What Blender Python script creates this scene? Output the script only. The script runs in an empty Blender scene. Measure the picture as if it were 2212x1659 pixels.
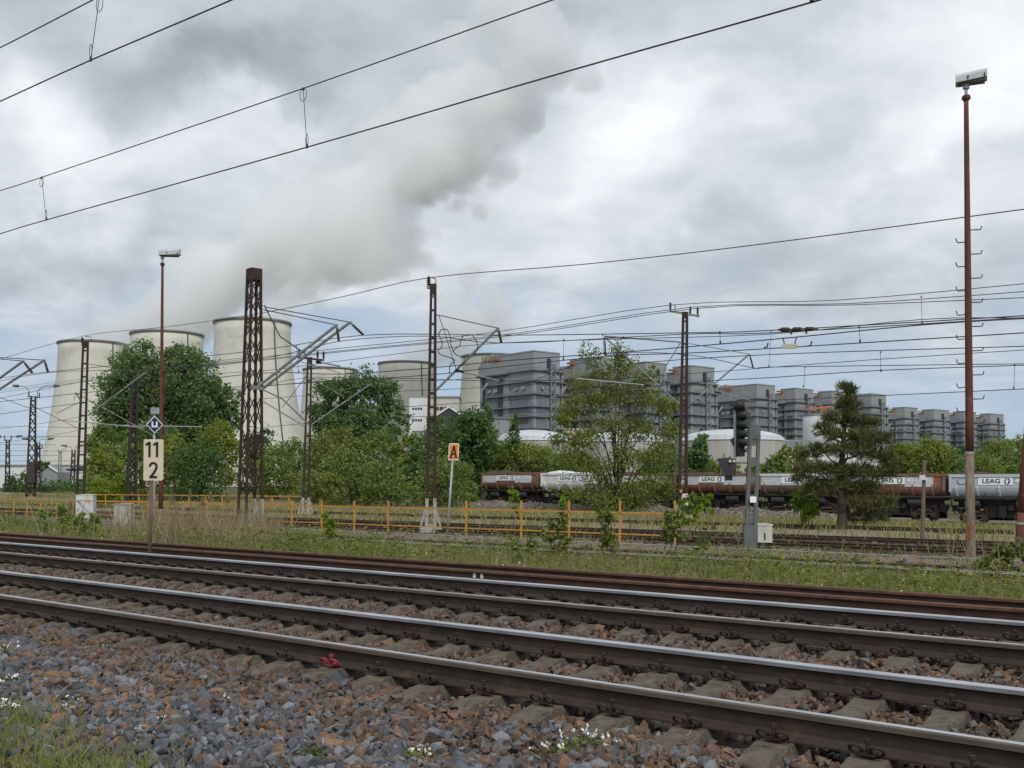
import bpy, math, random
import numpy as np
from mathutils import Vector, Matrix

# ------------------------------------------------------------------ camera, sky, sun, exposure
SC = bpy.context.scene
COL = SC.collection
F, CX, HY, HC = 2230.0, 1106.0, 1041.0, 1.525          # focal length (px of a 2212 px wide picture), centre, horizon, eye height
cd = bpy.data.cameras.new('camera'); cam = bpy.data.objects.new('camera', cd); COL.objects.link(cam)
cam.location = (0, 0, HC); cam.rotation_euler = (math.radians(90), 0, 0)
cd.sensor_width = 36; cd.lens = F/2212*36; cd.shift_y = (HY-829.5)/2212
cd.clip_start = 0.1; cd.clip_end = 9000
SC.camera = cam
SC.view_settings.view_transform = 'Standard'; SC.view_settings.look = 'None'
SC.view_settings.exposure = 0.46; SC.view_settings.gamma = 1.0
try: SC.view_settings.use_curve_mapping = False
except Exception: pass
SC.render.engine = 'CYCLES'
SC.cycles.max_bounces = 10; SC.cycles.diffuse_bounces = 3; SC.cycles.glossy_bounces = 3
SC.cycles.transmission_bounces = 3; SC.cycles.volume_bounces = 9; SC.cycles.transparent_max_bounces = 8
SC.cycles.use_adaptive_sampling = True
SUN_EL, SUN_AZ = math.radians(46), math.radians(165)   # azimuth from +Y towards +X
sd = bpy.data.lights.new('sun', 'SUN'); sun = bpy.data.objects.new('sun', sd); COL.objects.link(sun)
sd.energy = 1.5; sd.angle = math.radians(18); sd.color = (1, .97, .92)
sun.location = (0, 0, 60)
sdir = Vector((math.sin(SUN_AZ)*math.cos(SUN_EL), math.cos(SUN_AZ)*math.cos(SUN_EL), math.sin(SUN_EL)))
sun.rotation_euler = sdir.to_track_quat('Z', 'Y').to_euler()

class NT:
    """small node-tree writer"""
    def __init__(s, tree): s.t = tree; s.n = tree.nodes; s.l = tree.links
    def put(s, sock, v):
        if hasattr(v, 'is_output') or isinstance(v, bpy.types.NodeSocket): s.l.new(v, sock)
        elif v is not None: sock.default_value = v
    def node(s, typ, **kw):
        n = s.n.new(typ)
        for k, v in kw.items(): setattr(n, k, v)
        return n
    def m(s, op, a, b=None, c=None, clamp=False):
        n = s.n.new('ShaderNodeMath'); n.operation = op; n.use_clamp = clamp
        s.put(n.inputs[0], a); s.put(n.inputs[1], b); s.put(n.inputs[2], c)
        return n.outputs[0]
    def vm(s, op, a, b=None):
        n = s.n.new('ShaderNodeVectorMath'); n.operation = op
        s.put(n.inputs[0], a)
        if b is not None:
            if op == 'SCALE': s.put(n.inputs['Scale'], b)
            else: s.put(n.inputs[1], b)
        return n.outputs['Value'] if op in ('DOT_PRODUCT', 'LENGTH') else n.outputs[0]
    def noise(s, vec, scale, detail=4, rough=.55, dist=0, col=False):
        n = s.n.new('ShaderNodeTexNoise'); s.put(n.inputs['Vector'], vec)
        n.inputs['Scale'].default_value = scale; n.inputs['Detail'].default_value = detail
        n.inputs['Roughness'].default_value = rough; n.inputs['Distortion'].default_value = dist
        return n.outputs['Color'] if col else n.outputs[0]
    def ramp(s, fac, stops, interp='LINEAR'):
        n = s.n.new('ShaderNodeValToRGB'); s.put(n.inputs[0], fac); n.color_ramp.interpolation = interp
        e = n.color_ramp.elements
        while len(e) < len(stops): e.new(0.5)
        for i, (p, c) in enumerate(stops):
            e[i].position = p; e[i].color = (c, c, c, 1) if isinstance(c, (int, float)) else (c[0], c[1], c[2], 1)
        return n.outputs[0]
    def mix(s, f, a, b, mode='MIX'):
        n = s.n.new('ShaderNodeMix'); n.data_type = 'RGBA'; n.blend_type = mode
        s.put(n.inputs['Factor'], f)
        for k, v in ((6, a), (7, b)):
            if isinstance(v, tuple): n.inputs[k].default_value = (v[0], v[1], v[2], 1)
            else: s.put(n.inputs[k], v)
        return n.outputs[2]

def azel(x, y):
    u = (x-CX)/F; v = (HY-y)/F
    az = math.atan(u)
    return az, math.atan(v*math.cos(az))

world = bpy.data.worlds.new('World'); SC.world = world; world.use_nodes = True
def make_world():
    w = NT(world.node_tree); w.n.clear()
    out = w.node('ShaderNodeOutputWorld')
    tc = w.node('ShaderNodeTexCoord').outputs['Generated']
    d = w.vm('NORMALIZE', tc)
    # warp the direction so the cloud banks get ragged outlines
    wn = w.noise(d, 5.5, 5, .58, col=True)
    warp = w.vm('SCALE', w.vm('SUBTRACT', wn, (.5, .5, .5)), .24)
    dw = w.vm('ADD', d, warp)
    sep = w.node('ShaderNodeSeparateXYZ'); w.put(sep.inputs[0], dw)
    az = w.m('ARCTAN2', sep.outputs[0], sep.outputs[1]); el = w.m('ARCSINE', w.m('MINIMUM', sep.outputs[2], 1.0))
    sep0 = w.node('ShaderNodeSeparateXYZ'); w.put(sep0.inputs[0], d)
    zz = w.m('ADD', w.m('MAXIMUM', sep0.outputs[2], 0.0), .16)
    flat = w.node('ShaderNodeCombineXYZ')
    w.put(flat.inputs[0], w.m('DIVIDE', sep0.outputs[0], zz)); w.put(flat.inputs[1], w.m('DIVIDE', sep0.outputs[1], zz))
    n1 = w.noise(flat.outputs[0], 1.45, 9, .60, .3)
    n2 = w.noise(flat.outputs[0], .55, 3, .5)
    val = w.m('ADD', w.m('MULTIPLY_ADD', n1, 1.15, -.59), w.m('MULTIPLY_ADD', n2, .5, .32))
    # cloud banks: picture position at which they stand in the sky, half sizes, tilt, strength
    banks = [(420, 120, 330, 85, 4, -.40), (250, 240, 130, 80, 0, -.18), (1000, 60, 300, 60, -6, -.10), (1230, 120, 200, 55, -14, -.16),
             (130, 570, 220, 45, 0, -.26), (1800, 590, 520, 42, -3, -.22), (1960, 395, 200, 50, -10, -.10), (1560, 505, 300, 40, -8, -.10),
             (80, 290, 90, 75, 0, .26), (330, 350, 260, 55, -14, .26), (640, 240, 240, 45, -8, .16), (1270, 340, 170, 120, -30, .24),
             (1560, 245, 330, 50, -14, .20), (2110, 130, 130, 170, 20, .26), (1900, 330, 260, 60, -18, .16), (1480, 430, 180, 40, -25, .12),
             (1250, 640, 420, 38, -2, .13), (330, 640, 330, 40, -3, .12), (620, 430, 260, 70, -14, .06), (2060, 540, 200, 40, -5, .05), (760, 30, 300, 40, 0, .02)]
    for (x, y, rx, ry, rot, amp) in banks:
        a0, e0 = azel(x, y); ra, re = rx/F, ry/F*.95; r = math.radians(-rot); c, s_ = math.cos(r), math.sin(r)
        da = w.m('SUBTRACT', az, a0); de = w.m('SUBTRACT', el, e0)
        p = w.m('MULTIPLY_ADD', da, c/ra, w.m('MULTIPLY', de, s_/ra))
        q = w.m('MULTIPLY_ADD', da, -s_/re, w.m('MULTIPLY', de, c/re))
        rr = w.m('MULTIPLY_ADD', p, p, w.m('MULTIPLY', q, q))
        g = w.m('POWER', math.e, w.m('MULTIPLY', rr, -.75))
        val = w.m('MULTIPLY_ADD', g, amp*1.0, val)
    cloud = w.ramp(val, [(.0, (.22, .25, .275)), (.3, (.34, .375, .405)), (.55, (.45, .485, .52)), (.78, (.585, .615, .65)), (1, (.72, .74, .76))])
    # towards the skyline the cloud deck thins out into blue-grey air
    bl = w.m('ADD', w.m('MULTIPLY', el, 5.2), w.m('MULTIPLY_ADD', n1, 1.5, -.85))
    cloud = w.mix(w.ramp(bl, [(.30, .92), (.95, 0.)]), cloud, (.285, .37, .485))
    sky = w.node('ShaderNodeTexSky'); sky.sky_type = 'NISHITA'; sky.sun_disc = False
    sky.sun_elevation = SUN_EL; sky.sun_rotation = SUN_AZ
    b1 = w.node('ShaderNodeBackground'); w.put(b1.inputs[0], sky.outputs[0]); b1.inputs[1].default_value = .09
    # far bank under the clouds: the paler blue air near the skyline shows between them
    b2 = w.node('ShaderNodeBackground'); w.put(b2.inputs[0], cloud); b2.inputs[1].default_value = 1.0
    cover = w.m('ADD', w.m('MULTIPLY', el, 3.6), w.m('MULTIPLY_ADD', n1, .9, -.22), clamp=False)
    cov = w.ramp(cover, [(.30, .80), (.82, .99)])
    mx = w.node('ShaderNodeMixShader'); w.put(mx.inputs[0], cov); w.put(mx.inputs[1], b1.outputs[0]); w.put(mx.inputs[2], b2.outputs[0])
    w.l.new(mx.outputs[0], out.inputs['Surface'])
make_world()
try: world.cycles.sampling_method = 'MANUAL'; world.cycles.sample_map_resolution = 1024
except Exception: pass

# ------------------------------------------------------------------ picture geometry helpers
T = np.array([-.7792, .6268, 0.]); N = np.array([.6268, .7792, 0.]); KF = F/1671   # along the tracks (away to the left), across them (away)
TA = math.atan2(T[1], T[0])
def P(x, y, Y):            # the point at depth Y seen at picture position (x, y)
    return np.array([(x-CX)/F*Y, Y, HC+(HY-y)/F*Y])
def Pn(x, y, n):           # the point in the vertical plane at distance n across the tracks
    u = (x-CX)/F; Y = n/(u*N[0]+N[1]); return P(x, y, Y)
def SN(s, n, z=0.): return np.array([T[0]*s+N[0]*n, T[1]*s+N[1]*n, z])
def sn(X, Y): return T[0]*X+T[1]*Y, N[0]*X+N[1]*Y
def lump(a, b): return (np.sin(a*1.7+.6*b)+np.sin(b*2.3-.9*a+1.3)+np.sin(a*.61+2.1)*np.sin(b*.83))/3
def gz(X, Y):
    X = np.asarray(X, float); Y = np.asarray(Y, float); s, n = sn(X, Y)
    z = np.interp(n, [-400, -2, 2.3, 3.4, 4.6, 13.1, 16.8, 50, 76, 88, 100, 3000], [-1, -.35, -.22, -.07, -.03, -.03, -.75, -.75, -1.7, -2.15, -2.0, -1.6])
    k = np.clip((n-52)/24, 0, 1)*np.clip((150-n)/40, 0, 1)
    z = z + k*.0081*np.clip(s, -60, 120)+k*.6*np.clip((s-72)/14, 0, 1)
    heap = np.exp(-((n-80.5)/1.7)**2)*np.clip((s-26)/8, 0, 1)*np.clip((82-s)/8, 0, 1)
    z = z + heap*(.62+.34*lump(s*.8, n*.5))
    w = np.clip((n-13)/5, 0, 1)*np.clip((200-n)/60, 0, 1)
    return z + w*.06*lump(X*.9, Y*.9)
def G(x, y):               # the ground seen at picture position (x, y)
    Y = np.concatenate([np.arange(3, 120, .05), np.arange(120, 900, .5)])
    X = (x-CX)/F*Y; Z = HC+(HY-y)/F*Y
    h = np.where(Z <= gz(X, Y))[0]
    i = h[0] if len(h) else len(Y)-1
    return np.array([X[i], Y[i], float(gz(X[i], Y[i]))])
def on(X, Y): return np.array([X, Y, float(gz(X, Y))])

# ------------------------------------------------------------------ materials
MATS = {}
def newmat(name):
    m = bpy.data.materials.new(name); m.use_nodes = True
    t = NT(m.node_tree); t.n.clear()
    out = t.node('ShaderNodeOutputMaterial'); b = t.node('ShaderNodeBsdfPrincipled')
    t.l.new(b.outputs[0], out.inputs[0]); MATS[name] = m
    return m, t, b, out
def pos(t): return t.node('ShaderNodeNewGeometry').outputs['Position']
def mat(name, c1, c2=None, scale=3., rough=.8, metal=0., bump=0., stretch=None, spots=None, detail=6, spec=.35, thr=(.35, .65)):
    m, t, b, out = newmat(name)
    p = pos(t)
    if stretch: p = t.vm('MULTIPLY', p, stretch)
    c2 = c2 or tuple(x*.8 for x in c1)
    n = t.noise(p, scale, detail, .6)
    col = t.ramp(n, [(thr[0], c1), (thr[1], c2)])
    if spots:                                  # (colour, scale, threshold): rust blooms, stains
        n3 = t.noise(pos(t), spots[1], 7, .65)
        col = t.mix(t.ramp(n3, [(spots[2], 0.), (spots[2]+.09, 1.)]), col, spots[0])
    t.put(b.inputs['Base Color'], col); b.inputs['Roughness'].default_value = rough
    b.inputs['Metallic'].default_value = metal; b.inputs['Specular IOR Level'].default_value = spec
    if bump:
        bn = t.node('ShaderNodeBump'); bn.inputs['Strength'].default_value = bump; bn.inputs['Distance'].default_value = .02
        t.put(bn.inputs['Height'], t.noise(p, scale*5, 5, .6)); t.l.new(bn.outputs[0], b.inputs['Normal'])
    return m
def leafmat(name, cols, clump=.6, trans=.42):
    m, t, b, out = newmat(name); t.n.remove(b)
    g = t.node('ShaderNodeNewGeometry')
    r = t.m('MULTIPLY_ADD', g.outputs['Random Per Island'], .62, t.m('MULTIPLY_ADD', t.noise(g.outputs['Position'], clump, 3), 1.0, -.31))
    k = len(cols); col = t.ramp(r, [(.12+.76*i/(k-1), c) for i, c in enumerate(cols)])
    d = t.node('ShaderNodeBsdfDiffuse'); tr = t.node('ShaderNodeBsdfTranslucent'); mx = t.node('ShaderNodeMixShader')
    t.put(d.inputs[0], col); t.put(tr.inputs[0], t.mix(1., col, (1.0, 1.0, .6), 'MULTIPLY')); mx.inputs[0].default_value = trans
    t.l.new(d.outputs[0], mx.inputs[1]); t.l.new(tr.outputs[0], mx.inputs[2]); t.l.new(mx.outputs[0], out.inputs[0])
    return m
def stonemat(name, cols):
    m, t, b, out = newmat(name)
    g = t.node('ShaderNodeNewGeometry')
    big = t.noise(g.outputs['Position'], .9, 2)
    r = t.m('MULTIPLY_ADD', g.outputs['Random Per Island'], .8, t.m('MULTIPLY_ADD', big, .8, -.3))
    col = t.ramp(r, [(p, c) for p, c in cols])
    n = t.noise(g.outputs['Position'], 55, 4)
    col = t.mix(1., col, t.ramp(n, [(.3, .72), (.7, 1.2)]), 'MULTIPLY')
    t.put(b.inputs['Base Color'], col); b.inputs['Roughness'].default_value = .72; b.inputs['Specular IOR Level'].default_value = .35
    return m

def setup_materials():
    mat('rail_web', (.060, .042, .033), (.036, .027, .022), 4, .75, .2, .25, spec=.3, spots=((.085, .055, .04), 2.2, .58))
    mat('rail_head', (.15, .122, .098), (.10, .08, .064), 3, .5, .35, .05, stretch=(1, 1, 1))
    mat('rail_rust', (.082, .042, .030), (.045, .026, .02), 5, .9, 0, .3)
    mat('rail_rust_top', (.15, .082, .052), (.09, .05, .034), 6, .7, .2, .1)
    mat('rail_mid', (.085, .052, .040), (.05, .034, .028), 5, .85, 0, .2)
    m, t, b, out = newmat('rail_polish')
    p = t.vm('MULTIPLY', pos(t), (1, 1, 1)); n = t.noise(p, 1.2, 5)
    t.put(b.inputs['Base Color'], t.ramp(n, [(.3, (.50, .50, .52)), (.7, (.68, .69, .71))])); b.inputs['Metallic'].default_value = .95
    t.put(b.inputs['Roughness'], t.ramp(n, [(.3, .30), (.7, .42)]))
    mat('clip_iron', (.055, .036, .030), (.032, .023, .02), 20, .65, .3, .2)
    mat('clip_red', (.33, .045, .05), (.20, .03, .03), 20, .6)
    mat('sleeper_concrete', (.155, .130, .102), (.085, .071, .056), 7, .95, 0, 1.0, spots=((.05, .042, .035), 9, .58))
    mat('sleeper_old', (.12, .095, .075), (.07, .055, .045), 3, .95, 0, .4)
    stonemat('ballast_grey', [(.0, (.035, .038, .045)), (.20, (.070, .077, .090)), (.38, (.125, .135, .155)), (.47, (.20, .21, .23)), (.56, (.095, .097, .105)), (.68, (.09, .068, .055)), (.80, (.15, .10, .072)), (.93, (.24, .135, .07)), (1, (.22, .19, .165))])
    stonemat('ballast_brown', [(.0, (.045, .037, .033)), (.25, (.082, .056, .043)), (.44, (.125, .078, .054)), (.62, (.185, .108, .066)), (.74, (.115, .083, .063)), (.86, (.115, .117, .125)), (1, (.19, .188, .19))])
    mat('tower_concrete', (.63, .61, .545), (.545, .525, .46), .11, .95, 0, 0, stretch=(1, 1, .10), spots=((.50, .475, .41), .03, .57), thr=(.3, .7))
    mat('tower_rim', (.25, .24, .22), (.20, .19, .175), .1, .95)
    mat('ladder_dark', (.10, .10, .10), None, 1, .8)
    mat('mast_rust', (.056, .030, .024), (.030, .020, .017), 2.2, .85, 0, .3, spots=((.095, .05, .034), 3, .64))
    mat('mast_dark', (.045, .032, .028), (.028, .022, .02), 2, .85, 0, .3)
    mat('mast_white', (.38, .355, .32), (.25, .225, .20), 4, .85, 0, .2, spots=((.16, .09, .06), 5, .62))
    mat('lamp_rust', (.145, .052, .034), (.085, .036, .027), 1.6, .85, 0, .25, stretch=(6, 6, .8), spots=((.17, .085, .05), 2.4, .6))
    mat('lamp_flaked', (.235, .20, .16), (.14, .10, .072), 2.5, .9, 0, .3, stretch=(3, 3, .8), spots=((.25, .085, .035), 1.6, .52))
    mat('lamp_head', (.56, .57, .58), (.47, .48, .49), 3, .5, .2)
    mat('lamp_under', (.13, .12, .10), (.07, .065, .06), 9, .5)
    mat('galv', (.42, .43, .44), (.30, .31, .32), 4, .55, .4, .1)
    mat('arm_grey', (.23, .225, .225), (.16, .155, .155), 3, .6, .3)
    mat('arm_tube', (.27, .28, .29), (.19, .195, .20), 3, .6, .2)
    mat('signal_post', (.135, .15, .148), (.10, .113, .112), 3, .7, .1, .1)
    mat('black_paint', (.016, .017, .018), (.026, .026, .027), 4, .55)
    mat('shade_blue', (.048, .055, .07), (.035, .04, .05), 3, .6)
    mat('box_brown', (.06, .05, .045), (.04, .035, .032), 4, .7)
    mat('cab_cream', (.58, .58, .52), (.50, .50, .45), 2, .7, 0, .05)
    mat('cab_white', (.60, .63, .62), (.50, .53, .52), 3, .75, 0, .1, spots=((.36, .37, .34), 3, .62))
    mat('cab_concrete', (.42, .40, .36), (.30, .285, .255), 3, .95, 0, .4, stretch=(2, 2, .5))
    mat('yellow', (.56, .29, .055), (.44, .215, .05), 2.5, .7, 0, .05, spots=((.19, .095, .045), 5, .60))
    mat('insulator', (.035, .022, .02), (.025, .018, .017), 8, .35)
    mat('insulator_cap', (.33, .33, .33), None, 5, .6, .4)
    mat('wire', (.055, .053, .053), (.035, .034, .034), 2, .7)
    mat('sign_pale', (.60, .50, .36), (.66, .57, .44), 3.5, .7, spots=((.40, .24, .12), 4, .63))
    mat('sign_white', (.75, .75, .73), None, 2, .6)
    mat('sign_orange', (.72, .27, .03), (.62, .21, .02), 4, .65, spots=((.66, .45, .28), 9, .68))
    mat('sign_blue', (.012, .025, .11), (.01, .02, .085), 4, .5)
    mat('sign_black', (.018, .018, .018), None, 4, .6)
    mat('post_brown', (.165, .115, .085), (.105, .072, .054), 3, .85, 0, .2)
    mat('post_wood', (.19, .145, .11), (.12, .09, .07), 5, .9, 0, .3, stretch=(4, 4, .6))
    mat('bark', (.085, .066, .052), (.045, .036, .03), 5, .95, 0, .6)
    mat('boiler', (0.271, 0.293, 0.323), (0.218, 0.238, 0.264), .5, .8, stretch=(1, 1, .06))
    mat('boiler_lower', (0.273, 0.282, 0.296), (0.227, 0.237, 0.250), .4, .85, stretch=(1, 1, .1))
    mat('boiler_cap', (0.294, 0.306, 0.315), (0.263, 0.273, 0.281), .4, .85, stretch=(1, 1, .08))
    mat('boiler_light', (.31, .31, .30), (.26, .262, .26), .08, .85)
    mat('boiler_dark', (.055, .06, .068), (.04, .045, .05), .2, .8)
    mat('boiler_louvre', (.19, .16, .13), (.125, .108, .095), .25, .9, stretch=(.3, .3, 6))
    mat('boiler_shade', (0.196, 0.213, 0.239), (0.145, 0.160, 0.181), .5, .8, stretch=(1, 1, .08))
    mat('boiler_steel', (0.275, 0.292, 0.314), (0.209, 0.220, 0.242), .2, .7, .2)
    mat('stack_brown', (.30, .27, .235), (.23, .205, .18), .3, .8)
    mat('crane_orange', (.40, .15, .075), (.32, .115, .06), .3, .7)
    mat('white_wall', (.70, .71, .71), (.62, .63, .63), .1, .85)
    mat('cream_wall', (.56, .54, .47), (.48, .46, .40), .08, .9)
    mat('tank_wall', (.44, .42, .39), (.37, .35, .325), .35, .9, stretch=(3, 3, .12))
    mat('tank_roof', (.55, .57, .60), (.44, .46, .49), .1, .7)
    mat('louvre_pale', (.52, .46, .34), (.32, .24, .15), 1.2, .9, stretch=(3, 3, .05))
    mat('glass_dark', (.05, .06, .07), None, 1, .2, spec=.5)
    mat('wagon_grey', (.33, .345, .36), (.27, .285, .30), 1.2, .7, 0, .05, spots=((.20, .12, .085), 1.5, .68))
    mat('wagon_clean', (.47, .515, .555), (.41, .455, .495), .8, .6)
    mat('wagon_pale', (.70, .71, .69), (.57, .58, .56), 1.5, .75, 0, .1, spots=((.30, .27, .22), 2, .63))
    mat('wagon_rust', (.26, .15, .10), (.15, .08, .055), 1.3, .9, 0, .3, stretch=(1, 1, .6), spots=((.34, .115, .05), 1.1, .55))
    mat('wagon_brown', (.20, .14, .10), (.12, .085, .065), 1.3, .9, 0, .2, stretch=(1, 1, .6))
    mat('panel_grey', (.56, .585, .61), (.48, .505, .53), 1.5, .7, spots=((.30, .20, .15), 2.2, .68))
    mat('panel_white', (.86, .86, .87), (.80, .81, .82), 1.5, .6)
    mat('text_navy', (.035, .045, .075), None, 2, .6)
    mat('logo_green', (.12, .30, .07), None, 2, .5)
    mat('logo_blue', (.03, .07, .26), None, 2, .5)
    mat('under_black', (.014, .013, .013), (.03, .024, .02), 3, .85, 0, .3)
    mat('under_tank', (.045, .047, .052), (.03, .03, .033), 2, .55)
    mat('under_rust', (.075, .05, .038), (.04, .03, .026), 4, .9, 0, .3)
    mat('coal_load', (.10, .062, .05), (.05, .036, .03), 2, .95, 0, .6)
    mat('dirt_pile', (.13, .105, .09), (.07, .058, .05), 1.5, .95, 0, .6)
    mat('twig', (.30, .22, .14), (.20, .14, .09), 8, .9)
    mat('petal', (.80, .80, .76), (.70, .71, .66), 9, .7)
    leafmat('leaf_poplar', [(0.086, 0.144, 0.062), (0.156, 0.242, 0.096), (0.258, 0.351, 0.149)], .35)
    leafmat('leaf_mid', [(0.068, 0.128, 0.054), (0.128, 0.217, 0.084), (0.225, 0.323, 0.128)], .4)
    leafmat('leaf_olive', [(.115, .145, .040), (.20, .235, .066), (.30, .325, .11)], .6)
    leafmat('leaf_shrub', [(0.105, 0.161, 0.050), (0.196, 0.266, 0.081), (0.307, 0.378, 0.119)], .4)
    leafmat('leaf_yellow', [(0.127, 0.167, 0.039), (0.230, 0.276, 0.060), (0.345, 0.380, 0.098)], .4)
    leafmat('leaf_bright', [(0.108, 0.173, 0.023), (0.187, 0.274, 0.041), (0.288, 0.374, 0.065)], .8)
    leafmat('leaf_dark', [(0.053, 0.105, 0.043), (0.098, 0.173, 0.062), (0.180, 0.270, 0.098)], .5)
    leafmat('needle', [(.060, .070, .030), (.115, .125, .050), (.18, .17, .08)], 1.0, .15)
    leafmat('grass_green', [(0.106, 0.150, 0.043), (0.200, 0.250, 0.075), (0.325, 0.344, 0.138)], .5)
    leafmat('grass_dry', [(0.174, 0.167, 0.073), (0.290, 0.262, 0.131), (0.436, 0.363, 0.204)], .7)
    leafmat('reed_dry', [(.20, .15, .10), (.33, .26, .18), (.44, .36, .26)], 1.0)
    leafmat('weed_leaf', [(0.090, 0.125, 0.035), (0.169, 0.213, 0.060), (0.269, 0.300, 0.103)], 1.2)
setup_materials()

# ------------------------------------------------------------------ object helpers
def tag(o, label=None, cat=None, group=None, kind=None):
    if label: o['label'] = label
    if cat: o['category'] = cat
    if group: o['group'] = group
    if kind: o['kind'] = kind
    return o
def thing(name, loc, label, cat, group=None):
    o = bpy.data.objects.new(name, None); COL.objects.link(o); o.location = tuple(float(v) for v in loc)
    o.empty_display_size = .2
    return tag(o, label, cat, group)
def root(o):
    while o.parent: o = o.parent
    return o
def rawmesh(name, v, faces_flat, counts, mats, midx=None, parent=None, smooth=False):
    v = np.asarray(v, np.float32)
    if parent is not None: v = v - np.array(root(parent).location, np.float32)
    me = bpy.data.meshes.new(name); faces_flat = np.asarray(faces_flat, np.int32); counts = np.asarray(counts, np.int32)
    me.vertices.add(len(v)); me.vertices.foreach_set('co', v.ravel())
    me.loops.add(len(faces_flat)); me.loops.foreach_set('vertex_index', faces_flat)
    me.polygons.add(len(counts))
    me.polygons.foreach_set('loop_start', np.concatenate([[0], np.cumsum(counts)[:-1]]).astype(np.int32))
    me.polygons.foreach_set('loop_total', counts)
    for m in (mats if isinstance(mats, (list, tuple)) else [mats]): me.materials.append(MATS[m])
    if midx is not None: me.polygons.foreach_set('material_index', np.asarray(midx, np.int32))
    me.polygons.foreach_set('use_smooth', np.full(len(counts), bool(smooth)))
    me.update(calc_edges=True)
    o = bpy.data.objects.new(name, me); COL.objects.link(o)
    if parent is not None: o.parent = parent
    return o
def unit(a): a = np.asarray(a, float); return a/max(1e-9, np.linalg.norm(a))
class MB:
    def __init__(s): s.v = []; s.f = []; s.c = []; s.m = []; s.mi = 0
    def add(s, vs, fs):
        b = len(s.v); s.v += [tuple(map(float, p)) for p in vs]
        for f in fs: s.f += [b+i for i in f]; s.c.append(len(f)); s.m.append(s.mi)
        return s
    def box(s, c, d, ax=None):             # centre, full sizes, optional axes
        ax = np.eye(3) if ax is None else np.asarray(ax); c = np.asarray(c, float)
        vs = [c+ax[0]*d[0]/2*i+ax[1]*d[1]/2*j+ax[2]*d[2]/2*k for i in (-1, 1) for j in (-1, 1) for k in (-1, 1)]
        return s.add(vs, [(0, 1, 3, 2), (4, 6, 7, 5), (0, 4, 5, 1), (2, 3, 7, 6), (0, 2, 6, 4), (1, 5, 7, 3)])
    def beam(s, p, q, w, h=None, side=None, w2=None, h2=None):   # rectangular bar from p to q, may taper
        p = np.asarray(p, float); q = np.asarray(q, float); h = h or w; w2 = w2 or w; h2 = h2 or h
        d = unit(q-p); a = np.asarray(side, float) if side is not None else np.array([0, 0, 1.]) if abs(d[2]) < .9 else np.array([1., 0, 0])
        a = unit(a-d*np.dot(a, d)); b = np.cross(d, a)
        vs = [c+a*x*(ww/2)+b*y*(hh/2) for c, ww, hh in ((p, w, h), (q, w2, h2)) for x, y in ((-1, -1), (1, -1), (1, 1), (-1, 1))]
        return s.add(vs, [(3, 2, 1, 0), (4, 5, 6, 7), (0, 1, 5, 4), (1, 2, 6, 5), (2, 3, 7, 6), (3, 0, 4, 7)])
    def tube(s, pts, r, n=6, cap=True):
        pts = [np.asarray(p, float) for p in pts]; k = len(pts)
        rs = [r]*k if np.isscalar(r) else list(r); vs = []
        ref = None
        for i, p in enumerate(pts):
            d = unit(pts[min(i+1, k-1)]-pts[max(i-1, 0)])
            if ref is None: ref = np.array([0, 0, 1.]) if abs(d[2]) < .9 else np.array([1., 0, 0])
            a = ref-d*np.dot(ref, d); a = unit(a); ref = a; b = np.cross(d, a)
            vs += [p+rs[i]*(a*math.cos(2*math.pi*j/n)+b*math.sin(2*math.pi*j/n)) for j in range(n)]
        fs = [(i*n+j, i*n+(j+1) % n, (i+1)*n+(j+1) % n, (i+1)*n+j) for i in range(k-1) for j in range(n)]
        if cap: fs += [tuple(range(n-1, -1, -1)), tuple((k-1)*n+j for j in range(n))]
        return s.add(vs, fs)
    def lathe(s, c, prof, n=24, cap=True):      # prof: (radius, z)
        c = np.asarray(c, float); k = len(prof)
        vs = [c+np.array([r*math.cos(2*math.pi*j/n), r*math.sin(2*math.pi*j/n), z]) for r, z in prof for j in range(n)]
        fs = [(i*n+j, i*n+(j+1) % n, (i+1)*n+(j+1) % n, (i+1)*n+j) for i in range(k-1) for j in range(n)]
        if cap: fs += [tuple(range(n-1, -1, -1)), tuple((k-1)*n+j for j in range(n))]
        return s.add(vs, fs)
    def prism(s, poly, a, b, c, th):             # polygon in the plane (c; a, b), thickness th along a x b
        c = np.asarray(c, float); a = np.asarray(a, float); b = np.asarray(b, float); d = np.cross(a, b)*th; k = len(poly)
        vs = [c+a*x+b*y for x, y in poly]+[c+a*x+b*y+d for x, y in poly]
        fs = [tuple(range(k-1, -1, -1)), tuple(range(k, 2*k))]+[(i, (i+1) % k, k+(i+1) % k, k+i) for i in range(k)]
        return s.add(vs, fs)
    def build(s, name, mats, parent=None, smooth=False):
        return rawmesh(name, s.v, s.f, s.c, mats, s.m if isinstance(mats, (list, tuple)) else None, parent, smooth)
def copy_tree(o, parent=None, label=None):
    c = o.copy(); COL.objects.link(c)
    if parent is not None: c.parent = parent
    for ch in o.children: copy_tree(ch, c)
    if label: c['label'] = label
    return c
AX = lambda ang: np.array([[math.cos(ang), math.sin(ang), 0], [-math.sin(ang), math.cos(ang), 0], [0, 0, 1.]])
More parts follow.
